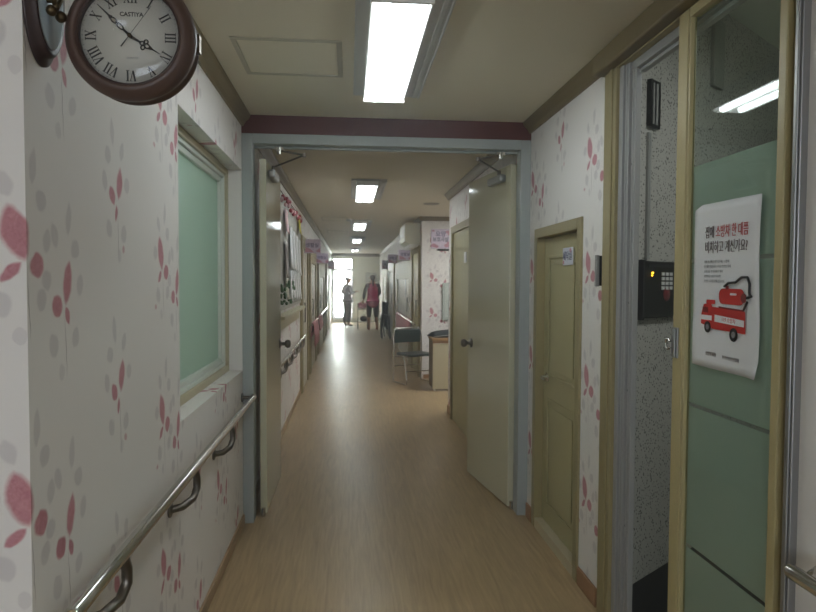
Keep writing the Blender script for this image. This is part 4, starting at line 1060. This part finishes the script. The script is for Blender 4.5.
MB().box(.835, .925, 16.30, 16.44, .40, .93).box(.93, 1.0, 16.28, 16.42, .36, .91).build('backrest', M_BLACKF, wc, bevel=.02)
MB().box(.84, .92, 15.9, 16.29, .30, .62).box(.93, .99, 15.92, 16.27, .24, .60).build('seat', M_BLACKF, wc, bevel=.02)
MB().tube([(.86, 16.50, .93), (.86, 16.62, .93)], .017, 10).tube([(.98, 16.50, .93), (.98, 16.62, .93)], .017, 10).build('push_handle', M_BLACK, wc)

# ------------------------------------------------------------------ lights
def area(name, loc, rot, sx, sy, e, col):
    l = bpy.data.lights.new(name, 'AREA'); l.shape = 'RECTANGLE'; l.size = sx; l.size_y = sy; l.energy = e; l.color = col
    o = bpy.data.objects.new(name, l); C.objects.link(o); o.location = loc; o.rotation_euler = rot; return o
# unseen fill lights added to brighten the frosted pane and the side hall
area('frosted_pane_fill', (-1.7, 3.1, 2.3), (0, 0, 0), 1.0, 1.6, 26, (.95, 1, .98))
area('side_hall_fill', (2.1, 1.9, 2.7), (0, 0, 0), .3, .3, 9, (.95, 1, .97))
# bluish daylight from behind, an area light added before the back wall
area('daylight', (-.6, -4.05, 1.45), (PI / 2, 0, 0), 2.2, 1.3, 48, (.80, .88, 1))
area('recess_lamp', (2.0, 8.0, 2.34), (0, 0, 0), .9, .3, 22, (.95, 1, .98))

W = bpy.data.worlds.new('world'); S.world = W; W.use_nodes = True
bgn = W.node_tree.nodes['Background']
sky = W.node_tree.nodes.new('ShaderNodeTexSky'); sky.sky_type = 'HOSEK_WILKIE'; sky.turbidity = 9; sky.sun_direction = (.3, .6, .75)
mxn = W.node_tree.nodes.new('ShaderNodeMix'); mxn.data_type = 'RGBA'; mxn.inputs[0].default_value = .85; mxn.inputs[7].default_value = (1, 1, 1, 1)
W.node_tree.links.new(sky.outputs[0], mxn.inputs[6]); W.node_tree.links.new(mxn.outputs[2], bgn.inputs[0])
bgn.inputs[1].default_value = 22.0

# faint haze volume added to imitate lens flare and lamp bloom
hz_ = MB().box(-3.4, 4.6, YB - .5, YEND + 1.0, -.5, 3.3).build('haze', M_PAPER)
mh = bpy.data.materials.new('haze'); mh.use_nodes = True; mh.node_tree.nodes.remove(mh.node_tree.nodes['Principled BSDF'])
vs_ = mh.node_tree.nodes.new('ShaderNodeVolumeScatter'); vs_.inputs['Density'].default_value = .034; vs_.inputs['Anisotropy'].default_value = .6
mh.node_tree.links.new(vs_.outputs[0], mh.node_tree.nodes['Material Output'].inputs['Volume'])
hz_.data.materials.clear(); hz_.data.materials.append(mh); hz_['kind'] = 'stuff'
tag(hz_, 'thin haze volume added along the corridor to imitate lens flare', 'haze')

# ------------------------------------------------------------------ camera
yw, pt_, rl = [math.radians(a) for a in (5.27, 2.15, .28)]
F = Vector((math.sin(yw) * math.cos(pt_), math.cos(yw) * math.cos(pt_), -math.sin(pt_)))
Rr = Vector((math.cos(yw), -math.sin(yw), 0)); Uu = Rr.cross(F)
R2 = Rr * math.cos(rl) + Uu * math.sin(rl); U2 = -Rr * math.sin(rl) + Uu * math.cos(rl)
cam = bpy.data.cameras.new('camera'); co = bpy.data.objects.new('camera', cam); C.objects.link(co)
mw = Matrix.Identity(4)
for i in range(3): mw[i][0] = R2[i]; mw[i][1] = U2[i]; mw[i][2] = -F[i]
mw[0][3], mw[1][3], mw[2][3] = 0, 0, 1.43
co.matrix_world = mw
cam.sensor_width = 36; cam.lens = 640 / 816 * 36; cam.clip_start = .02
S.camera = co
S.view_settings.view_transform = 'Standard'; S.view_settings.look = 'None'; S.view_settings.gamma = 1; S.view_settings.exposure = .55
S.view_settings.use_curve_mapping = False
S.cycles.use_denoising = True
S.cycles.max_bounces = 8; S.cycles.transparent_max_bounces = 8
S.cycles.sample_clamp_indirect = 6
